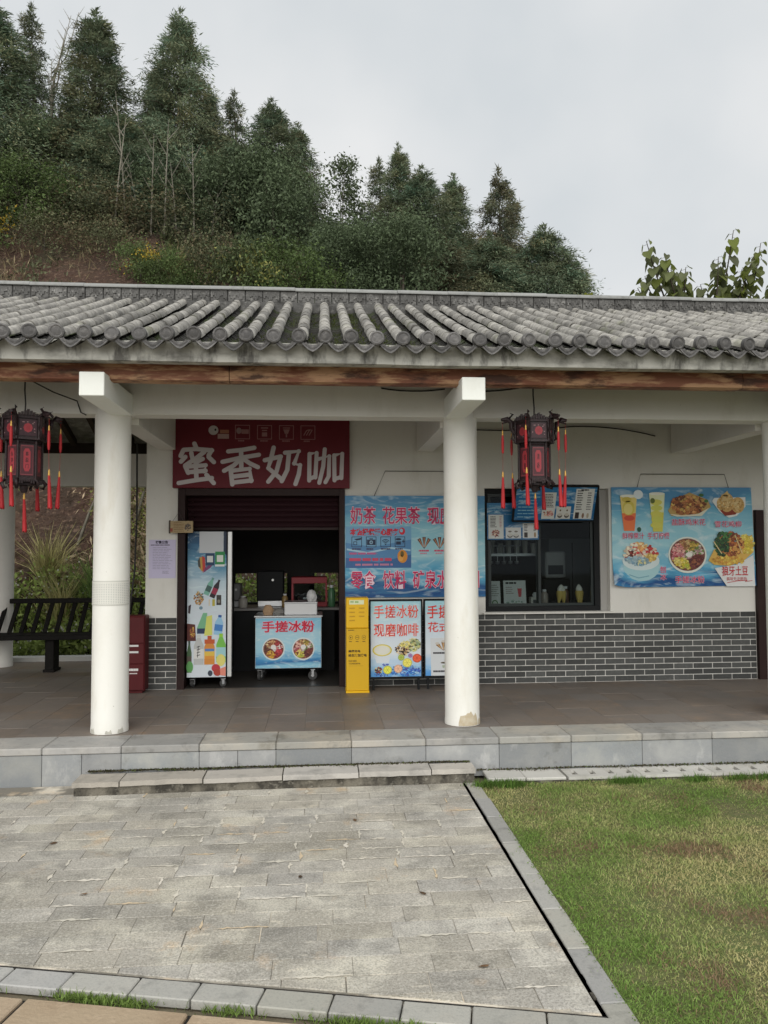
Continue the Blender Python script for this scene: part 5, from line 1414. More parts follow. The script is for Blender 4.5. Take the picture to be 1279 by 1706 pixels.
for k, (x, w, h) in enumerate(((-.72, .30, .40), (-1.02, .12, .26))):
    t = thing("kitchen_machine", ("black boxy machine standing on the shop counter" if k == 0 else "slim grey machine on the shop counter beside the fridge"), "machine", (x, 8.75, .946))
    mb = MB(); mb.cbox(0, w, 0, .25, .07, h, .01); mb.build("housing", black_metal if k == 0 else M("machine_mid", (.2, .2, .2), .5), t)
    mb = MB(); mb.cbox(.01, w - .01, .02, .24, 0, .069, .006); mb.build("base", steel_m, t)
    mb = MB(); mb.tube([(w * .6, -.004, h * .75), (w * .6, .0, h * .75)], .014, 10); mb.build("dial", alu_m, t)

def jar(label, x, y, z, h, rad, colr, n_=14):
    t = thing("jar", label, "jar", (x, y, z), 0, "jars and bottles inside the shop")
    mb = MB(); mb.lathe([(rad * .9, 0), (rad, h * .05), (rad, h * .72), (rad * .55, h * .84), (rad * .5, h * .88)], n_); mb.build("body", M("jar_tint", colr, .3), t)
    mb = MB(); mb.lathe([(rad * .56, h * .88), (rad * .56, h)], n_); mb.build("lid", white_box, t)
for k, (x, y, h, rad, c, lab) in enumerate(((-1.16, 8.8, .30, .05, (.25, .22, .18), "tall pale bottle at the left end of the shop counter"), (-.40, 8.66, .15, .035, (.3, .2, .08), "small amber jar left of the red display cabinet"), (.12, 8.70, .24, .04, (.08, .2, .1), "green bottle right of the red display cabinet"), (-.86, 8.66, .13, .05, (.4, .38, .34), "short white jar in front of the slim grey machine"))):
    jar(lab, x, y, .947, h, rad, c)
ws = thing("hanging_rack", "metal rack with hanging ladles seen behind the left window pane", "rack", (1.78, 8.15, 1.62))
mb = MB(); mb.tube([(0, 0, 0), (.36, 0, 0)], .006, 6); mb.tube([(.0, 0, 0), (.0, 0, .5)], .004, 5); mb.tube([(.36, 0, 0), (.36, 0, .5)], .004, 5); mb.build("rail", steel_m, ws)
for k in range(5):
    mb = MB(); x = .04 + k * .07; mb.tube([(x, 0, -.005), (x, 0, -.16 - .02 * (k % 3))], .004, 5); mb.lathe([(.004, -.20), (.022, -.19), (.026, -.165)], 10, x, 0); mb.build("ladle", steel_m, ws)
for k, (x, y, h, rad, c, lab) in enumerate(((2.36, 8.02, .17, .04, (.35, .3, .26), "pale jar behind the window just left of the cones"), (2.60, 8.05, .20, .035, (.12, .06, .04), "dark bottle between the two cone pairs behind the window"), (2.06, 8.10, .22, .04, (.28, .26, .3), "grey bottle behind the tissue box in the window"))):
    jar(lab, x, y, .986, h, rad, c)
mb = MB(); mb.box(1.37, 2.6, 8.9, 9.15, 1.50, 1.53)
tag(mb.build("wall_shelf", steel_m), "metal wall shelf deep inside behind the serving window", "shelf")
for k in range(9):
    t = thing("paper_cup_stack", "stack of pale paper cups on the wall shelf behind the serving window", "cup stack", (1.72 + k * .10, 9.0, 1.531), 0, "cup stacks on the shelf behind the window")
    mb = MB(); hh = .12 + .06 * ((k * 7) % 4); mb.lathe([(.03, 0), (.038, hh)], 12); link("cups", mb.mesh("cups", cup_m), t)

# ---- notice, plaque, red cabinet
nt = thing("wall_notice", "lilac printed notice sheet on the white pier left of the door", "notice", (-1.660, 7.615, 1.318))
mb = MB(); mb.box(0, .255, 0, .003, 0, .372, 0, srgb(206, 200, 226)); mb.build("sheet", paper_m, nt)
P = Print((85, 410, 480, 940), .255, .372)
INK = srgb(44, 40, 56); GRY = srgb(138, 134, 158)
P.text("销售公告", 184, 424, 364, 466, INK, .03, 8); P.lines(112, 474, 440, 492, 1, srgb(70, 66, 84), 4, .6, 81, .15); P.lines(142, 508, 436, 820, 14, GRY, 4, .2, 82)
P.lines(286, 836, 396, 880, 3, GRY, 4, .35, 83)
P.build("print", nt, (0, -.0002, 0), paper_m)
pq = thing("wooden_plaque", "small wooden plaque hanging on a string at the door frame", "plaque", (-1.452, 7.545, 1.755))
mb = MB(); mb.cbox(0, .222, 0, .014, 0, .115, .004, 0, None); mb.build("board", M("plaque_wood", (.42, .32, .18), .7, 0, [(30, .5, .7, (.30, .2, .1), .6, (.2, 1, 1))]), pq)
mb = MB(); mb.cbox(-.008, .010, -.003, .016, -.006, .122, .005); mb.build("bark_edge", bark_m, pq)
P = Print((385, 118, 706, 298), .222, .115)
P.lines(440, 130, 590, 285, 6, srgb(120, 92, 56), 3, .3, 91); P.dish(632, 208, 44, 52, [srgb(60, 56, 60), srgb(90, 80, 70), srgb(110, 90, 70)], 22, 18, 4, 92); P.rect(392, 228, 428, 280, srgb(150, 70, 50), 4)
P.build("print", pq)
mb = MB(); mb.tube([(.03, .006, .115), (.08, .04, .20), (.13, .006, .115)], .002, 5); mb.build("string", wire_m, pq)
rc = thing("red_cabinet", "red metal cabinet with white stickers, half behind the left column", "cabinet", (-2.02, 7.42, FZ + .004))
mb = MB(); mb.cbox(0, .375, .004, .17, .02, .72, .006); mb.box(.02, .35, .02, .15, 0, .019); mb.build("body", red_cab, rc)
for z0, z1 in ((.03, .27), (.275, .46), (.465, .71)):
    mb = MB(); mb.cbox(.008, .367, -.006, .0035, z0, z1, .004); mb.build("door_panel", red_cab, rc)
P = Print((0, 0, 100, 100), .36, .69)
for w0 in (37.5, 46): P.rect(62, w0, 86, w0 + 2.6, (.7, .7, .68), 1)
P.lines(60, 69, 88, 73, 1, (.72, .7, .68), 1, .8, 95, .1); P.lines(64, 75, 88, 77, 1, (.66, .62, .6), 1, .7, 96, .1)
P.build("stickers", rc, (.008, -.0062, .02))

# ---- bench along the rear edge of the open bay
bench = thing("slatted_bench", "long black wooden bench with leaning slatted back at the rear of the open bay", "bench", (0, 0, 0))
BX0, BX1 = -5.6, -1.78
mb = MB(); mb.cbox(BX0, BX1, 8.74, 9.06, .625, .662, .006); mb.build("seat", black_wood, bench)
mb = MB(); mb.cbox(BX0, BX1, 8.72, 8.739, .61, .66, .004); mb.build("seat_rail", black_wood, bench)
mb = MB(); mb.cbox(BX0, BX1, 9.24, 9.30, .975, 1.03, .006); mb.build("top_rail", black_wood, bench)
sm_ = MB(); sm_.add([(a, 9.0 + d, .666) for a in (-.022, .022) for d in (0, .03)] + [(a, 9.245 + d, .974) for a in (-.022, .022) for d in (0, .03)], [(0, 2, 3, 1), (4, 5, 7, 6), (0, 4, 6, 2), (2, 6, 7, 3), (3, 7, 5, 1), (1, 5, 4, 0)])
smesh = sm_.mesh("back_slat", black_wood)
x = BX0 + .06
while x < BX1 - .02:
    link("back_slat", smesh, bench, (x, 0, 0)); x += .128
for x in (-5.4, -4.3, -2.98, -1.95):
    mb = MB(); mb.cbox(-.048, .048, 8.8, 8.98, FZ + .001, .624, .006); mb.build("leg", black_wood, bench, (x, 0, 0))
    mb = MB(); mb.cbox(-.062, .062, 8.78, 9.0, FZ + .001, FZ + .03, .004); mb.build("foot", black_wood, bench, (x, 0, 0))

# ---- palace lanterns
def prism6(mb_, r0, r1, z0, z1, mi=0, a0=0.0):
    vs = [(r0 * math.cos(a0 + k * PI / 3), r0 * math.sin(a0 + k * PI / 3), z0) for k in range(6)] + [(r1 * math.cos(a0 + k * PI / 3), r1 * math.sin(a0 + k * PI / 3), z1) for k in range(6)]
    mb_.add(vs, [(k, (k + 1) % 6, (k + 1) % 6 + 6, k + 6) for k in range(6)] + [tuple(range(5, -1, -1)), tuple(range(6, 12))], mi)
red_panel = M("lantern_red_panel", (.20, .035, .045), .55, 0, [(50, .5, .7, (.13, .025, .03), .5)])
LC = srgb(150, 50, 58)
def lantern(label, loc, rz, words):
    t = thing("palace_lantern", label, "lantern", loc, rz, "red palace lanterns hanging along the porch")
    RU, RL = .150, .122
    mb = MB()
    prism6(mb, RU * .98, RU * .98, -.175, -.03, 0); prism6(mb, RL * .98, RL * .98, -.475, -.19, 0)
    prism6(mb, RU * 1.06, RU * 1.06, -.03, -.012); prism6(mb, RU * 1.06, RU * 1.04, -.188, -.174); prism6(mb, RL * 1.05, RL * .9, -.215, -.1885)
    prism6(mb, RL * 1.07, RL * 1.07, -.488, -.470); prism6(mb, RL * .8, RL * .75, -.52, -.4885); prism6(mb, RU * .5, RU * .35, -.0115, .012)
    for k in range(6):
        a = k * PI / 3; c, s0 = math.cos(a), math.sin(a)
        mb.tube([(c * RU * 1.02, s0 * RU * 1.02, -.185), (c * RU * 1.02, s0 * RU * 1.02, -.02)], .012, 5)
        mb.tube([(c * RL * 1.02, s0 * RL * 1.02, -.48), (c * RL * 1.02, s0 * RL * 1.02, -.19)], .010, 5)
        # little foot scrolls under the lower corners
        mb.tube([(c * RL * 1.05, s0 * RL * 1.05, -.48), (c * RL * 1.25, s0 * RL * 1.25, -.51), (c * RL * 1.12, s0 * RL * 1.12, -.545), (c * RL * .95, s0 * RL * .95, -.535)], [.014, .016, .013, .008], 6)
        # fretwork crest over every side
        b = a + PI / 6; tx, ty = -math.sin(b), math.cos(b); px, py = math.cos(b) * RU * .9, math.sin(b) * RU * .9
        for q in range(7):
            u = (q - 3) / 3; hh = .018 + .030 * (1 - abs(u)) 
            mb.box(px + tx * u * .06 - .008, px + tx * u * .06 + .008, py + ty * u * .06 - .008, py + ty * u * .06 + .008, -.012, -.012 + hh)
        pr_ = math.cos(PI / 6)
        for q in range(7):                                       # fretwork under the lower panel
            u = (q - 3) / 3; px, py = math.cos(b) * RL * .9, math.sin(b) * RL * .9
            mb.box(px + tx * u * .048 - .006, px + tx * u * .048 + .006, py + ty * u * .048 - .006, py + ty * u * .048 + .006, -.512 + .012 * (abs(u) < .5), -.487)
    mb.build("frame", lantern_wood, t)
    for k in range(6):
        a = k * PI / 3; b = a + PI / 6
        c, s0 = math.cos(a), math.sin(a)
        # dragon-head bracket: neck, brow, open jaw, horn
        h_ = MB()
        base = RU * 1.0
        h_.tube([(c * base, s0 * base, -.12), (c * (base + .035), s0 * (base + .035), -.07), (c * (base + .035), s0 * (base + .035), -.02), (c * (base + .07), s0 * (base + .07), .006), (c * (base + .115), s0 * (base + .115), .0)], [.012, .018, .02, .022, .012], 6)
        h_.tube([(c * (base + .06), s0 * (base + .06), -.008), (c * (base + .11), s0 * (base + .11), -.028)], [.012, .006], 5)
        h_.tube([(c * (base + .05), s0 * (base + .05), .012), (c * (base + .02), s0 * (base + .02), .045), (c * (base + .045), s0 * (base + .045), .055)], [.011, .010, .003], 5)
        h_.tube([(c * base, s0 * base, -.17), (c * (base + .03), s0 * (base + .03), -.15), (c * (base + .02), s0 * (base + .02), -.10)], [.008, .012, .005], 5)
        h_.build("dragon_bracket", lantern_wood, t)
        # panels with printed centres
        for (rr, z0, z1, wd, kind) in ((RU, -.160, -.042, .118, 0), (RL, -.455, -.225, .092, 1)):
            d = rr * math.cos(PI / 6) + .001
            p_ = Print((0, 0, 100, 100), wd, z1 - z0)
            p_.rect(0, 0, 100, 100, srgb(74, 32, 38) if kind else srgb(56, 32, 38), 0)
            if kind == 0:
                p_.ell(50, 50, 27, 30, LC, 3, 8); r3 = random.Random(k)
                for q in range(26):
                    u, w = r3.uniform(4, 96), r3.uniform(6, 94)
                    if math.hypot(u - 50, w - 50) > 34: p_.rect(u - 4, w - 3, u + 4, w + 3, srgb(46, 22, 28) if q % 3 else srgb(140, 110, 110), 1 + q * .05)
                p_.text("福", 38, 36, 62, 64, srgb(130, 34, 40), 0, 6)
            else:
                p_.poly([(24, 22), (36, 12), (64, 12), (76, 22), (76, 74), (64, 86), (36, 86), (24, 74)], LC, 3)
                p_.frame(4, 2, 96, 98, 3, srgb(120, 56, 62), 2)
                wds = words[k % len(words)]; st = 60 / len(wds)
                for q, ch in enumerate(wds): p_.text(ch, 38, 20 + q * st + st * .12, 62, 20 + q * st + st * .80, srgb(40, 16, 22), .01, 6)
            o = p_.build("printed_panel", t, (0, 0, 0))
            o.location = (d * math.cos(b) - math.cos(b + PI / 2) * wd / 2, d * math.sin(b) - math.sin(b + PI / 2) * wd / 2, z0)
            o.rotation_euler = (0, 0, b + PI / 2)
    def tassel(x, y, z, upper=True, dl=0.0, parent=t):
        ts = MB(); r4 = random.Random(int((x + y) * 1000))
        sx, sy = r4.uniform(-.012, .012), r4.uniform(-.012, .012)
        zz = z
        if upper:
            ts.tube([(x, y, zz), (x, y, zz - .07)], .0012, 4, 0)
            ts.lathe([(.003, zz - .068), (.006, zz - .08), (.005, zz - .09), (.0075, zz - .098), (.007, zz - .106)][::-1], 10, x, y, 1)
            ts.lathe([(.007, zz - .25), (.011, zz - .22), (.0105, zz - .14), (.007, zz - .106)], 10, x, y, 0)
            zz -= .25
        zl = zz - (.145 + dl if upper else .06)
        ts.tube([(x, y, zz), (x + sx * .4, y + sy * .4, zl)], .0012, 4, 0)
        ts.lathe([(.008, zl - .045), (.0095, zl - .035), (.006, zl - .028), (.008, zl - .018), (.005, zl - .01), (.004, zl)], 10, x + sx * .5, y + sy * .5, 1)
        ln = .25
        vs = []; rows = [(.0, .008), (.3, .0115), (.7, .0135), (1, .015)]
        for f_, r_ in rows:
            for k in range(12):
                a = 2 * PI * k / 12; rv = r_ * (1 + .18 * (k % 2) * f_)
                vs.append((x + sx * .5 + sx * f_ + rv * math.cos(a), y + sy * .5 + sy * f_ + rv * math.sin(a), zl - .045 - ln * f_ * (1 - .03 * (k % 3))))
        ts.add(vs, [(j * 12 + (k + 1) % 12, j * 12 + k, (j + 1) * 12 + k, (j + 1) * 12 + (k + 1) % 12) for j in range(3) for k in range(12)] + [tuple(range(36, 48))], 0, True)
        ts.build("tassel", [tassel_m, gold_m], parent)
    for k in range(6):
        a = k * PI / 3; rr = .255
        tassel(rr * math.cos(a), rr * math.sin(a), -.005 - .012 * (k % 2), True, .0)
    tassel(0, 0, -.52, False)
    ft = MB(); ft.lathe([(.02, -.575), (.03, -.55), (.03, -.522)], 10); ft.build("bottom_finial", lantern_wood, t)
    cd = MB(); cd.tube([(0, 0, .0), (.003, 0, .10), (-.004, .002, .20), (0, .0, .55)], .006, 6); cd.build("hanging_cord", cable_m, t)
    t.scale = (.93, .93, .93)
    return t
lantern("red and black palace lantern with a flat face forward, hanging right of the right column", (1.572, 5.55, 2.545), 0.0, ["清安", "平安", "吉祥", "如意", "清香", "和顺"])
lantern("red and black palace lantern with an edge forward, hanging left of the left column", (-2.07, 5.55, 2.535), R(30), ["仙聊", "吉祥", "如意", "仙游坡", "喜盈门", "平安"][0:6])

# ---- cables
def cable(label, pts, r=.006):
    mb = MB(); mb.tube(pts, r, 6)
    return tag(mb.build("cable", cable_m), label, "cable", "electric cables on the porch")
def sag(a, b, d, n=10):
    a, b = Vector(a), Vector(b)
    return [tuple(a.lerp(b, i / n) - Vector((0, 0, d * 4 * (i / n) * (1 - i / n)))) for i in range(n + 1)]
cable("black cable sagging along the white beam just left of the right column", sag((.46, 5.84, 2.83), (.955, 5.84, 2.83), .02))
cable("black cable drooping right of the right column stub towards the right lantern", sag((1.13, 5.84, 2.815), (1.56, 5.84, 2.85), .012))
cable("thin cable running under the beam from the left lantern cord", [(-2.05, 5.56, 2.80), (-1.93, 5.7, 2.74), (-1.80, 5.82, 2.70), (-1.78, 5.845, 2.62), (-1.74, 5.845, 2.60)], .005)
cable("black cable along the wall behind the right lantern", sag((1.30, 7.60, 2.80), (2.55, 7.60, 2.83), .03) + sag((2.55, 7.60, 2.83), (3.42, 7.60, 2.74), -.03)[1:])
cable("long black cable hanging down the left edge of the white pier", [(-1.76, 7.52, 2.62), (-1.755, 7.52, 1.9), (-1.765, 7.5, 1.4), (-1.80, 7.40, .9), (-1.83, 7.36, .70)], .009)

# ================================================================== HILL AND VEGETATION
def hill_h(x, y):
    d = y - 10.55
    if d < 0: return -.02
    top = 9.6 - 4.4 / (1 + math.exp(-(x - 1.5) / 2.2)) - 2.5 / (1 + math.exp(-(x - 10) / 3.0)) + .25 * max(0, -x - 4) * .3
    q = min(1.0, d / 8.6); base = top * (1.02 * q ** .92 - .02 * q)
    base += .10 * max(0, y - 20)
    nz = .55 * mnoise.noise(Vector((x * .35, y * .35, 2.2))) + .22 * mnoise.noise(Vector((x * 1.1, y * 1.1, 5))) + .08 * mnoise.noise(Vector((x * 3.5, y * 3.5, 8)))
    return max(-.02, base + nz * min(1, d / 3.0))
GX, GY = 150, 90
vs = []; fs = []
for j in range(GY + 1):
    y = 10.5 + 40 * (j / GY) ** 1.5
    for i in range(GX + 1):
        x = -32 + 70 * i / GX
        vs.append((x, y, hill_h(x, y)))
for j in range(GY):
    for i in range(GX): fs.append((j * (GX + 1) + i, j * (GX + 1) + i + 1, (j + 1) * (GX + 1) + i + 1, (j + 1) * (GX + 1) + i))
mb = MB(); mb.add(vs, fs, 0, True)
tag(mb.build("hillside", hill_m), kind="structure")

def leaf_mesh(name, Pp, D, ln, wd, cols, mat, fold=.0):
    """diamond leaves: Pp base points, D unit directions"""
    n = len(Pp)
    rv = rng.normal(size=(n, 3)); S = np.cross(D, rv); S /= np.linalg.norm(S, axis=1, keepdims=True) + 1e-9
    Nn = np.cross(D, S)
    V = np.zeros((n, 4, 3), np.float32)
    V[:, 0] = Pp; V[:, 1] = Pp + D * (ln * .45)[:, None] + S * (wd / 2)[:, None] + Nn * (fold * wd)[:, None]
    V[:, 2] = Pp + D * ln[:, None]; V[:, 3] = Pp + D * (ln * .45)[:, None] - S * (wd / 2)[:, None] + Nn * (fold * wd)[:, None]
    me = bpy.data.meshes.new(name)
    me.vertices.add(n * 4); me.vertices.foreach_set("co", V.ravel())
    me.loops.add(n * 4); me.loops.foreach_set("vertex_index", np.arange(n * 4, dtype=np.int32))
    me.polygons.add(n); me.polygons.foreach_set("loop_start", np.arange(n, dtype=np.int32) * 4)
    at = me.color_attributes.new("Col", 'FLOAT_COLOR', 'POINT')
    cc = np.ones((n, 4, 4), np.float32); cc[:, :, :3] = cols[:, None, :]
    at.data.foreach_set("color", cc.ravel())
    me.materials.append(mat); me.update(calc_edges=True)
    return me

cp, n = CLOVER
dd = rng.normal(0, 1, (n, 3)); dd[:, 2] = np.abs(dd[:, 2]) * .35; dd /= np.linalg.norm(dd, axis=1, keepdims=True)
lc = np.array([.15, .235, .05])[None] * rng.uniform(.6, 1.35, (n, 1))
ll = rng.uniform(.005, .011, n)
tag(link("lawn_clover", leaf_mesh("lawn_clover", cp, dd, ll, ll * .7, lc, grass_m)), "small green clover leaves in the greener patches of the lawn", "clover", kind="stuff")

def conifer(seed, h, r, nb=150, ns=115, droop=.7, gap=.25, tone=(.145, .175, .105), top_sharp=.62, sparse_top=0.0):
    """crown of a weeping cypress: leafy sprays along drooping branches; returns (crown mesh, trunk mesh)"""
    g_ = np.random.default_rng(seed)
    Pp, Dd, Ln, Wd, Cc = [], [], [], [], []
    tk = MB()
    tk.tube([(0, 0, -1.2), (0, 0, h * .3), (g_.normal(0, .04), g_.normal(0, .04), h * .65), (0, 0, h * .97)], [h * .022, h * .016, h * .009, .008], 7)
    for b in range(nb):
        t = .06 + .94 * (b + g_.random()) / nb
        if g_.random() < gap * (1 - t) + sparse_top * t * .5: continue
        az = b * 2.39996 + g_.normal(0, .4)
        L = r * max(.03, (1 - t)) ** top_sharp * g_.uniform(.55, 1.2) + .05
        z0 = h * t
        o = np.array([math.cos(az), math.sin(az), 0])
        rise = g_.uniform(.15, .6) + .5 * t
        q = max(12, int(ns * (.25 + L / r)))
        s = g_.uniform(.18, 1.0, q) ** .8
        base = o[None] * (L * s)[:, None]
        base[:, 2] = z0 + L * (rise * s - droop * 1.0 * s ** 2)
        sg = .035 + .15 * L * (1 - .45 * s)
        base += g_.normal(0, 1, (q, 3)) * np.stack([sg, sg, sg * .75], 1)
        d = o[None] * g_.uniform(.1, .9, (q, 1)) + g_.normal(0, .38, (q, 3)); d[:, 2] += -droop * 1.0 + .75 * t
        d /= np.linalg.norm(d, axis=1, keepdims=True)
        bt = g_.uniform(.65, 1.4); hueb = g_.normal(0, .1)
        c = np.array(tone)[None] * bt * g_.uniform(.65, 1.4, (q, 1)); c[:, 0] *= 1 + hueb + g_.normal(0, .08, q); c[:, 2] *= 1 - hueb * .5
        Pp.append(base); Dd.append(d); Ln.append(g_.uniform(.06, .17, q)); Wd.append(g_.uniform(.012, .030, q)); Cc.append(np.clip(c, .004, 1))
        if b % 4 == 0:
            tk.tube([(0, 0, z0), tuple(o * L * .5 + np.array([0, 0, z0 + L * (rise * .5 - droop * .25)])), tuple(o * L * .9 + np.array([0, 0, z0 + L * (rise * .9 - droop * .81)]))], [.022, .014, .005], 5)
    q = 260                                                     # leader
    base = np.zeros((q, 3)); zz = g_.uniform(.88, 1.06, q); base[:, 2] = h * zz
    base[:, :2] = g_.normal(0, 1, (q, 2)) * ((1.075 - zz) * r * .75)[:, None]
    d = g_.normal(0, .4, (q, 3)); d[:, 2] += .5; d /= np.linalg.norm(d, axis=1, keepdims=True)
    Pp.append(base); Dd.append(d); Ln.append(g_.uniform(.08, .2, q)); Wd.append(g_.uniform(.02, .04, q)); Cc.append(np.array(tone)[None] * g_.uniform(.7, 1.3, (q, 1)))
    cat = lambda a: np.concatenate(a)
    return leaf_mesh("crown", cat(Pp), cat(Dd), cat(Ln), cat(Wd), cat(Cc), leaf_m), tk.mesh("trunk", bark_m)

def broad(seed, h, r, n=9000, size=(.07, .13), tone=(.05, .085, .03), clumps=40, z0=.3, tone2=None, spread=.22, limbs=9):
    g_ = np.random.default_rng(seed)
    tk = MB(); tips = []
    tk.tube([(0, 0, -.6), (.03, 0, h * .25), (0, .03, h * .5)], [h * .02, h * .016, h * .010], 7)
    Cn = []
    for k in range(clumps):
        a = g_.uniform(0, 2 * PI); t = g_.random(); rr = r * math.sqrt(g_.random()) * math.sin(PI * min(1, .18 + .72 * t)) 
        Cn.append((rr * math.cos(a), rr * math.sin(a), h * (z0 + (1 - z0) * t)))
    for k in range(limbs):
        c = Cn[k * len(Cn) // limbs]
        tk.tube([(0, 0, h * (.1 + .3 * g_.random())), (c[0] * .5, c[1] * .5, c[2] * .6), c], [.02 * h / 4, .012 * h / 4, .004], 5)
    Cn = np.array(Cn); idx = g_.integers(0, clumps, n)
    cb = g_.uniform(.7, 1.3, clumps)
    Pp = Cn[idx] + g_.normal(0, 1, (n, 3)) * np.array([spread * r, spread * r, spread * r * .75])
    d = g_.normal(0, .7, (n, 3)); d[:, 2] -= .25; d /= np.linalg.norm(d, axis=1, keepdims=True)
    c = np.array(tone)[None] * (cb[idx] * g_.uniform(.65, 1.4, n))[:, None]
    if tone2 is not None:
        s = g_.random(clumps)[idx] < .14; c[s] = np.array(tone2)[None] * g_.uniform(.7, 1.3, (s.sum(), 1))
    ln = g_.uniform(size[0], size[1], n)
    return leaf_mesh("crown", Pp, d, ln, ln * g_.uniform(.35, .55, n), np.clip(c, .004, 1), leaf_m, .12), tk.mesh("trunk", bark_m)

def plant(name, label, cat, meshes, x, y, s=(1, 1, 1), rz=0.0, dz=0.0, group=None, z=None):
    t = thing(name, label, cat, (x, y, (hill_h(x, y) if z is None else z) + dz), rz, group)
    t.scale = s
    link("crown", meshes[0], t); link("trunk", meshes[1], t)
    return t
GT = "conifers on the hill behind the roof"
cA = conifer(1, 7.0, 1.75, 250, 330, .75, .16)
cB = conifer(2, 7.0, 1.5, 230, 300, .65, .2)
cC = conifer(3, 7.0, 1.25, 170, 240, .8, .3, sparse_top=.5, tone=(.135, .155, .095))
cD = conifer(4, 6.0, 1.8, 240, 340, .95, .16, top_sharp=.55)
cE = conifer(5, 7.0, 1.5, 200, 280, .95, .25, tone=(.135, .135, .082), sparse_top=.35)
trees = [   # x, y, tip height z, meshes, native height, width factor, label
    (-8.75, 20.6, 16.4, cA, 7.0, 1.25, "dark broad conifer at the far left edge of the hill"),
    (-8.15, 21.8, 17.1, cC, 7.0, .85, "slender thin topped conifer second from the left edge"),
    (-6.95, 20.8, 13.6, cE, 7.0, 1.15, "brownish lower conifer in front of the bare branches at left"),
    (-6.15, 21.0, 16.5, cB, 7.0, 1.10, "tall ragged conifer between the bare branches and the tallest pointed one"),
    (-5.35, 20.3, 13.4, cD, 6.0, .95, "wide leafy conifer filling the gap left of the tallest pointed one"),
    (-4.72, 22.2, 15.9, cB, 7.0, .70, "narrow pointed conifer just left of the tallest pointed one"),
    (-3.98, 21.6, 17.0, cA, 7.0, 1.0, "tallest pointed conifer with a dense cone shaped top"),
    (-3.25, 22.2, 15.3, cB, 7.0, .62, "small pointed shoulder conifer right of the tallest pointed one"),
    (-2.60, 22.8, 15.5, cC, 7.0, .85, "see through thin conifer right of the tallest pointed one"),
    (-2.30, 20.6, 12.9, cD, 6.0, 1.0, "bushy mid green conifer low in front of the thin one"),
    (-1.40, 21.6, 14.6, cA, 7.0, .98, "rounded tall conifer left of the airy broadleaf tree"),
    (-.66, 22.2, 14.3, cB, 7.0, .80, "conifer with split top beside the airy broadleaf tree"),
    (1.75, 22.6, 13.5, cC, 7.0, .85, "thin pointed conifer right of the airy broadleaf tree"),
    (2.25, 21.8, 13.5, cB, 7.0, .78, "sharp spire conifer in the middle group"),
    (2.85, 21.2, 12.6, cA, 7.0, 1.0, "wide green conifer on the right of the spire in the middle group"),
    (3.90, 22.0, 12.8, cB, 7.0, .85, "pointed conifer between the middle group and the drooping one"),
    (5.06, 21.2, 12.6, cE, 7.0, .88, "brown tinged drooping conifer with ragged spire top on the right"),
    (5.60, 21.8, 12.2, cC, 7.0, .80, "loose topped conifer right behind the brown drooping one"),
    (6.10, 20.4, 10.7, cD, 6.0, 1.05, "low rounded conifer near the right end of the row"),
    (6.70, 20.2, 9.9, cD, 6.0, .80, "last small rounded conifer at the right end of the row"),
    (4.55, 20.2, 10.4, cD, 6.0, .95, "low bushy conifer below the brown drooping one"),
    (-7.5, 24.0, 15.6, cA, 7.0, 1.1, "conifer behind the bare branches at left, mostly hidden"),
    (-5.5, 24.2, 15.0, cD, 6.0, 1.0, "conifer in the back row between the ragged and the tallest pointed one"),
    (-3.2, 24.3, 15.2, cA, 7.0, 1.0, "conifer in the back row right behind the tallest pointed one"),
    (-2.1, 24.0, 14.2, cB, 7.0, 1.0, "conifer in the back row behind the see through thin one"),
    (-.95, 23.6, 13.4, cD, 6.0, .9, "conifer in the back row behind the rounded tall one"),
    (2.2, 24.0, 12.6, cA, 7.0, 1.0, "conifer in the back row behind the spire of the middle group"),
    (3.4, 23.8, 12.3, cD, 6.0, .95, "conifer in the back row behind the wide green one of the middle group"),
    (4.6, 23.6, 11.8, cA, 7.0, .9, "conifer in the back row left of the brown drooping one"),
    (5.6, 23.4, 11.6, cD, 6.0, .85, "conifer in the back row right of the brown drooping one"),
    (1.20, 20.6, 10.6, cD, 6.0, .95, "low bushy conifer just above the ridge, left of the spire"),
    (3.35, 20.2, 10.2, cE, 7.0, 1.10, "short olive conifer low in the middle group"),
]
for k, (x, y, zt, ms_, nh, wf, lab) in enumerate(trees):
    gz = hill_h(x, y); H = max(2.8, zt - gz - .35)
    plant("conifer_tree", lab, "conifer", ms_, x, y, (wf * 1.2, wf * 1.2, H / nh), k * 1.7, -.2, GT)

bl = broad(11, 5.0, 1.0, 5200, (.08, .14), (.105, .135, .07), 46, .25, None, .17, 14)
plant("broadleaf_tree", "airy small leaved tree with sky showing through its crown", "tree", bl, .55, 21.9, (.95, .95, (12.9 - hill_h(.55, 21.9)) / 5.0), .4)
sA = broad(21, 2.2, 1.3, 9000, (.06, .11), (.085, .125, .04), 40, .15, None, .2)
sB = broad(22, 1.9, 1.1, 4200, (.07, .14), (.10, .13, .055), 34, .1, (.26, .26, .08), .2)
sY = broad(25, 1.9, 1.1, 3600, (.07, .14), (.10, .14, .05), 30, .1, (.50, .36, .05), .2)
sC = broad(23, 1.5, 1.2, 3600, (.05, .11), (.115, .125, .065), 34, .05, (.17, .14, .08), .22)
sD = broad(24, 2.6, 1.0, 11000, (.05, .095), (.085, .115, .06), 36, .1, None, .2)
GS = "shrubs on the hillside"
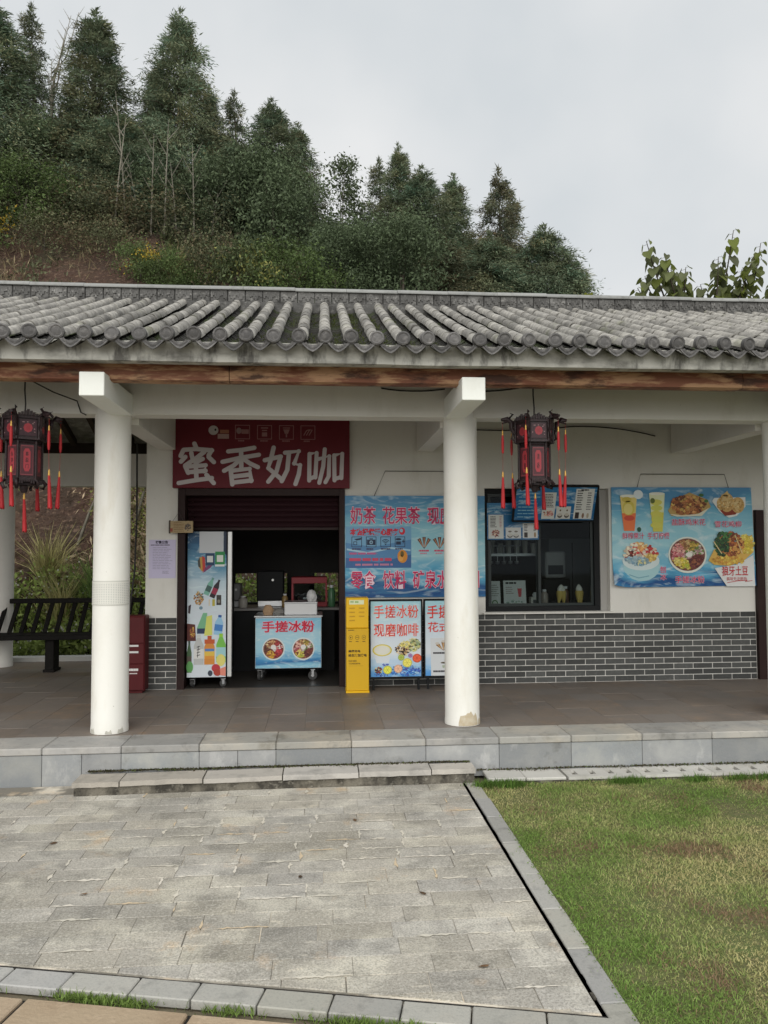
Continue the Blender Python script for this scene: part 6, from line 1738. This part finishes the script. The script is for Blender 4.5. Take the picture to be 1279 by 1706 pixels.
shr = [(-7.0, 18.6, sA, .9, .75, "leafy green shrub with pale tips at the left on top of the red bank"),
       (-7.75, 17.9, sY, .75, .8, "yellow and orange tinged shrub at the far left edge"),
       (-1.6, 17.0, sB, .75, 1.0, "yellow green shrub with feathery leaves just above the roof ridge"),
       (-.65, 17.2, sA, .9, .8, "green shrub right of the yellow green one above the ridge"),
       (.35, 18.2, sD, .9, .9, "dark leafed shrub above the ridge near the middle"),
       (-2.6, 17.6, sC, .9, .9, "low brownish shrub left of the yellow green one"),
       (-3.6, 19.0, sC, 1.1, .8, "brown scrub on the bank below the tallest pointed conifer"),
       (-5.1, 19.0, sC, 1.1, .7, "brown scrub along the top of the red bank"),
       (-3.3, 17.0, sA, .5, .5, "small green shrub at the right end of the red bank"),
       (-6.4, 18.1, sC, .8, .6, "low grey green scrub at the top edge of the red bank, left part"),
       (-4.9, 18.0, sC, .75, .55, "low grey green scrub at the top edge of the red bank, right part"),
       (-4.0, 17.2, sY, .5, .5, "small yellow tipped scrub at the right end of the red bank"),
       (-6.3, 19.6, sC, 1.2, .8, "brown scrub behind the pale tipped shrub at left"),
       (-1.2, 19.4, sD, 1.3, 1.3, "tall dark green shrub under the rounded tall conifer"),
       (-2.5, 19.6, sD, 1.1, 1.1, "dark green shrub beneath the bushy mid green conifer"),
       (.5, 19.4, sD, 1.1, .9, "dark shrub under the airy broadleaf tree"),
       (2.0, 18.6, sD, 1.2, 1.2, "dark green shrub low behind the ridge in the middle"),
       (-7.9, 20.0, sD, 1.3, 1.1, "dark shrub in the shade of the left edge conifers"),
       (-4.4, 19.9, sD, 1.1, .9, "dark shrub among the pale bare stems")]
for x, y, ms_, s0, sz, lab in shr:
    plant("shrub", lab, "shrub", ms_, x, y, (s0, s0, sz), x * 3, -.1, GS)

# bare stems and branches
def bare(name, label, pts_list, cat="bare tree", group=None, mat=None):
    mb = MB()
    for pts, r_ in pts_list: mb.tube(pts, r_, 5)
    return tag(mb.build(name, mat or pale_bark), label, cat, group)
r5 = random.Random(9)
bx, by = -7.35, 21.0; L_ = []
L_.append(([(bx, by, 9.5), (bx + .05, by, 13.0), (bx + .12, by, 14.4)], [.06, .045, .035]))
for k in range(7):
    a = -.5 + k * .2; zz = 13.2 + k * .22
    p1 = (bx + .08 + .3 * math.sin(a) + .1, by + r5.uniform(-.2, .2), zz + .55); p2 = (p1[0] + .35 * math.sin(a) + .10, p1[1], p1[2] + .7 + .1 * k)
    L_.append(([(bx + .07, by, zz), p1, p2], [.026, .018, .006]))
    for q in range(3):
        f_ = .4 + q * .25; b0 = [p1[i] + (p2[i] - p1[i]) * f_ for i in range(3)]
        L_.append(([tuple(b0), (b0[0] + r5.choice((-1, 1)) * .18, b0[1], b0[2] + .3)], [.009, .003]))
bare("bare_tree", "leafless pale tree rising between the left conifers against the sky", L_)
for k, (x, zt) in enumerate(((-5.05, 12.2), (-4.75, 12.9), (-4.45, 11.4), (-4.15, 11.8), (-3.85, 12.2), (-3.55, 11.2), (-3.1, 11.6), (-2.75, 10.6))):
    y = 18.9 + .1 * (k % 3); z0 = hill_h(x, y) - .2; ln = r5.uniform(-.35, .35)
    L_ = [([(x, y, z0), (x + ln * .4, y, z0 + (zt - z0) * .5), (x + ln, y, zt)], [.028, .02, .006])]
    for q in range(4):
        f_ = .45 + q * .13; b0 = (x + ln * f_, y, z0 + (zt - z0) * f_); sd = r5.choice((-1, 1))
        L_.append(([b0, (b0[0] + sd * .25, y + r5.uniform(-.2, .2), b0[2] + .45)], [.012, .004]))
    bare("bare_sapling", ["leftmost", "second from left", "third from left", "fourth from left", "fifth from left", "third from right", "second from right", "rightmost"][k] + " of the thin pale leafless saplings below the conifers", L_, "bare sapling", "pale saplings below the conifers")

# scattered ground cover on the hillside (leaf litter, weeds, dry grass): nobody could count it
def cover(n, xr, yr, thr, seed, tone, size, up_=.6, zoff=(0, .25), sc=.6):
    X = rng.uniform(*xr, n); Yv = rng.uniform(*yr, n)
    k = pnoise(X, Yv, sc, seed) + .35 * pnoise(X, Yv, sc * 3.3, seed + 3) + rng.normal(0, .12, n) > thr
    X, Yv = X[k], Yv[k]; n = len(X)
    Z = np.array([hill_h(a, b) for a, b in zip(X, Yv)]) + rng.uniform(*zoff, n)
    d = rng.normal(0, .6, (n, 3)); d[:, 2] += up_; d[:, 1] -= .3; d /= np.linalg.norm(d, axis=1, keepdims=True)
    clump = pnoise(X, Yv, 2.2, seed + 9)
    c = np.array(tone)[None] * ((1 + .5 * clump) * rng.uniform(.55, 1.5, n))[:, None]
    ln = rng.uniform(size[0], size[1], n)
    return np.stack([X, Yv, Z], 1), d, ln, ln * rng.uniform(.2, .5, n), np.clip(c, .003, 1)
parts = [cover(22000, (-3.8, 3), (14.5, 19.5), -.10, 31.0, (.085, .10, .045), (.08, .22)),
         cover(12000, (-10, -3), (15.5, 19.0), .30, 31.0, (.12, .13, .07), (.05, .16)),
         cover(9000, (-10, 3), (15.5, 19.5), .12, 35.0, (.27, .22, .13), (.08, .30), 1.0),
         cover(15000, (-10, 2), (18.7, 21), -.3, 37.0, (.085, .075, .048), (.08, .2), .8, (0, .45)),
         cover(12000, (-7, -1.2), (10.7, 13.0), .10, 41.0, (.26, .31, .10), (.04, .10)),
         cover(30000, (-6, -1.2), (11.2, 13.2), -.08, 45.0, (.44, .35, .24), (.06, .24), .2, (0, .16)),
         cover(8000, (2, 12), (12, 20), -.2, 47.0, (.075, .095, .048), (.08, .2))]
for k, f_ in ((2, .3), (5, .5)): parts[k] = parts[k][:3] + (parts[k][3] * f_,) + parts[k][4:]
tag(link("hill_undergrowth", leaf_mesh("hill_undergrowth", *[np.concatenate([p[i] for p in parts]) for i in range(5)], leaf_m)), "weeds, dry grass and leaf litter covering the red bank", "undergrowth", kind="stuff")
# white flowering weeds right behind the bench
n = 26000
X = rng.uniform(-6.5, 1.3, n); Yv = 10.05 + 1.2 * rng.random(n) ** 1.3
Z = np.array([max(0, hill_h(a, b)) for a, b in zip(X, Yv)]) + rng.beta(2, 1.3, n) * (.50 + .3 * pnoise(X, Yv, 1.5, 3.0))
d = rng.normal(0, .6, (n, 3)); d[:, 2] += .4; d /= np.linalg.norm(d, axis=1, keepdims=True)
c = np.array([.30, .38, .11])[None] * ((1 + .5 * pnoise(X, Yv, 2.5, 6.0)) * rng.uniform(.55, 1.5, n))[:, None]
ln = rng.uniform(.05, .12, n); wd_ = ln * rng.uniform(.35, .55, n)
fl = rng.random(n) < .13; c[fl] = np.array([.62, .62, .56]); ln[fl] = .035; wd_[fl] = .032; Z[fl] += .05
tag(link("flowering_weeds", leaf_mesh("flowering_weeds", np.stack([X, Yv, Z], 1), d, ln, wd_, np.clip(c, .003, 1), leaf_m)), "green weeds with small white flowers behind the bench", "weeds", kind="stuff")
# arching grass clumps and dry stalks on the bank behind the bench
gc = []
for k in range(2):
    g_ = np.random.default_rng(60 + k); n = 240
    a = g_.uniform(0, 2 * PI, n); rr = g_.uniform(.02, .12, n)
    X = rr * np.cos(a); Yv = rr * np.sin(a)
    gc.append((X, Yv, g_.uniform(.5, 1.1, n), g_.uniform(.012, .022, n), (np.array([.17, .25, .08]) if k == 0 else np.array([.38, .35, .16]))[None] * g_.uniform(.6, 1.5, (n, 1)), g_.uniform(.2, .9, n)))
for k, (x, y, w, lab) in enumerate(((-3.55, 10.9, 1, "pale dry grass clump behind the left end of the bench"), (-3.15, 11.1, 0, "arching green grass clump behind the middle of the bench"), (-3.9, 11.4, 1, "straw coloured grass clump beside the rear column"), (-2.1, 11.2, 0, "green grass clump seen between the left column and the pier"), (-1.55, 16.3, 1, "dry grass tuft above the ridge under the yellow green shrub"), (-1.2, 16.6, 1, "second dry grass tuft above the ridge, further right"), (-2.2, 16.6, 1, "dry grass tuft above the ridge left of the yellow green shrub"), (-3.3, 17.4, 1, "straw grass tuft at the right end of the red bank"), (-.2, 16.8, 0, "green grass tuft above the ridge near the middle"))):
    X, Yv, hg, wd, cl, ln = gc[w]
    o = blades("grass_clump", X, Yv, np.zeros(len(X)), hg, wd, cl, ln, grass_m); o.location = (x, y, max(0, hill_h(x, y)) - .03)
    tag(o, lab, "grass clump", "grass clumps on the bank")
for k, (x, y, h_, lx) in enumerate(((-3.1, 12.0, 1.5, -.5), (-2.9, 12.1, 1.3, .35), (-3.3, 12.4, 1.4, .5), (-2.35, 12.2, 1.6, -.3), (-3.7, 12.0, 1.1, .4))):
    z0 = hill_h(x, y) - .1
    bare("dry_stalk", ["broken dry stalk leaning left, behind the middle of the bench", "short dry stalk leaning right beside the left leaning one", "dry stalk leaning right, higher on the red bank", "long dry stalk on the bank right of the left column", "short dry stalk on the bank beside the rear column"][k], [([(x, y, z0), (x + lx * .5, y - .05, z0 + h_ * .5), (x + lx, y, z0 + h_)], [.028, .022, .012])], "dry stalk", "dry stalks on the bank")
bk1 = broad(31, 1.5, .6, 1500, (.04, .09), (.21, .23, .06), 26, .2, None, .2)
plant("shrub", "yellow green bush on the bank in the gap left of the left column", "shrub", bk1, -2.95, 11.9, (.8, .8, .8), 0, 0, "shrubs behind the open bay")
plant("shrub", "bright green bush seen between the left column and the white pier", "shrub", bk1, -2.1, 12.3, (1, 1, 1.25), 1.3, 0, "shrubs behind the open bay")

# ---- large leaved tree behind the roof at right: every leaf its own part
bt = thing("large_leaved_tree", "young tree with big heart shaped leaves poking above the ridge at right", "tree", (5.6, 10.6, -.02))
def leafmesh():
    mb = MB(); pts = [(0, 0), (.055, -.028), (.078, .02), (.060, .085), (.0, .165), (-.060, .085), (-.078, .02), (-.055, -.028)]
    vs = [(0, .03, -.012)] + [(x, y, .014 * abs(x) / .08 - .02 * max(0, y / .165) ** 2) for x, y in pts]
    mb.add(vs, [(0, i + 1, (i + 1) % 8 + 1) for i in range(8)], 0, True)
    return mb
lm = leafmesh().mesh("leaf", leaf_big); lmy = leafmesh().mesh("leaf", leaf_yel)
tkm = MB(); tkm.tube([(0, 0, 0), (.05, 0, 2.0), (0, 0, 4.2)], [.08, .06, .045], 8)
shoots = [((-.15, 0, 4.1), (-.75, -.1, 5.15), (-.97, -.15, 5.98)), ((-.1, 0, 4.3), (-.35, .1, 5.1), (-.5, .1, 5.7)), ((0, 0, 4.3), (.2, -.1, 5.3), (.36, -.1, 6.20)), ((.1, 0, 4.2), (.5, .1, 5.2), (.80, .1, 5.95)),
          ((-.3, 0, 4.2), (-.8, 0, 4.9), (-1.05, .0, 5.35)), ((.05, 0, 4.2), (.1, .2, 5.0), (.0, .2, 5.5)), ((.2, 0, 4.1), (.7, -.2, 5.0), (1.1, -.2, 5.7)), ((-.2, .1, 4.2), (-.55, .2, 4.9), (-.25, .2, 5.45)), ((.2, .1, 4.3), (.45, .1, 5.0), (.55, .15, 5.5)), ((-.2, -.1, 4.3), (-.6, -.1, 5.3), (-.68, -.1, 5.80)), ((-.2, .1, 4.3), (-.3, .2, 5.2), (-.22, .2, 5.75)), ((-.2, -.1, 4.4), (-.7, .2, 5.0), (-.85, .2, 5.6)), ((0, -.1, 4.4), (.1, -.1, 5.2), (.12, -.1, 5.8)), ((.1, .1, 4.4), (.5, .2, 5.1), (.65, .2, 5.75)), ((.1, .1, 4.4), (.25, .1, 5.1), (.3, .15, 5.6)), ((.2, -.1, 4.2), (.75, .1, 5.2), (.95, .2, 6.15))]
r6 = random.Random(12)
for a, b, c in shoots:
    a, b, c = Vector(a), Vector(b), Vector(c)
    def bz(t): return a.lerp(b, t).lerp(b.lerp(c, t), t)
    tkm.tube([tuple(bz(i / 6)) for i in range(7)], [.022, .02, .017, .014, .011, .008, .005], 5)
    nl = 24
    for i in range(nl):
        t = .34 + .66 * i / (nl - 1); p = bz(t)
        az = i * 2.4 + r6.uniform(-.5, .5); sc_ = r6.uniform(.75, 1.15) * (1.0 if t < .93 else .6)
        tilt = r6.uniform(-1.35, -.55)
        off = Vector((math.cos(az), math.sin(az), -.2)) * .06
        tkm.tube([tuple(p), tuple(p + off)], .0025, 4, cap=False)
        o = link("leaf", lm, bt, tuple(p + off), (tilt, r6.uniform(-.4, .4), az - PI / 2)); o.scale = (sc_, sc_, sc_)
tkm.build("trunk", bark_m, bt)
yt = thing("yellow_leaved_shoot", "pale yellow green leafy shoot just above the ridge at the end of the conifers", "plant", (3.5, 9.9, -.02))
mb = MB(); mb.tube([(0, 0, 0), (.03, 0, 2.5), (0, 0, 4.97)], [.03, .02, .006], 6); mb.build("stem", bark_m, yt)
for i in range(14):
    az = i * 2.4; o = link("leaf", lmy, yt, (.05 * math.cos(az) + .02 * (i % 3), .05 * math.sin(az), 4.55 + i * .035), (r6.uniform(-1.2, -.3), 0, az)); o.scale = (.8,) * 3
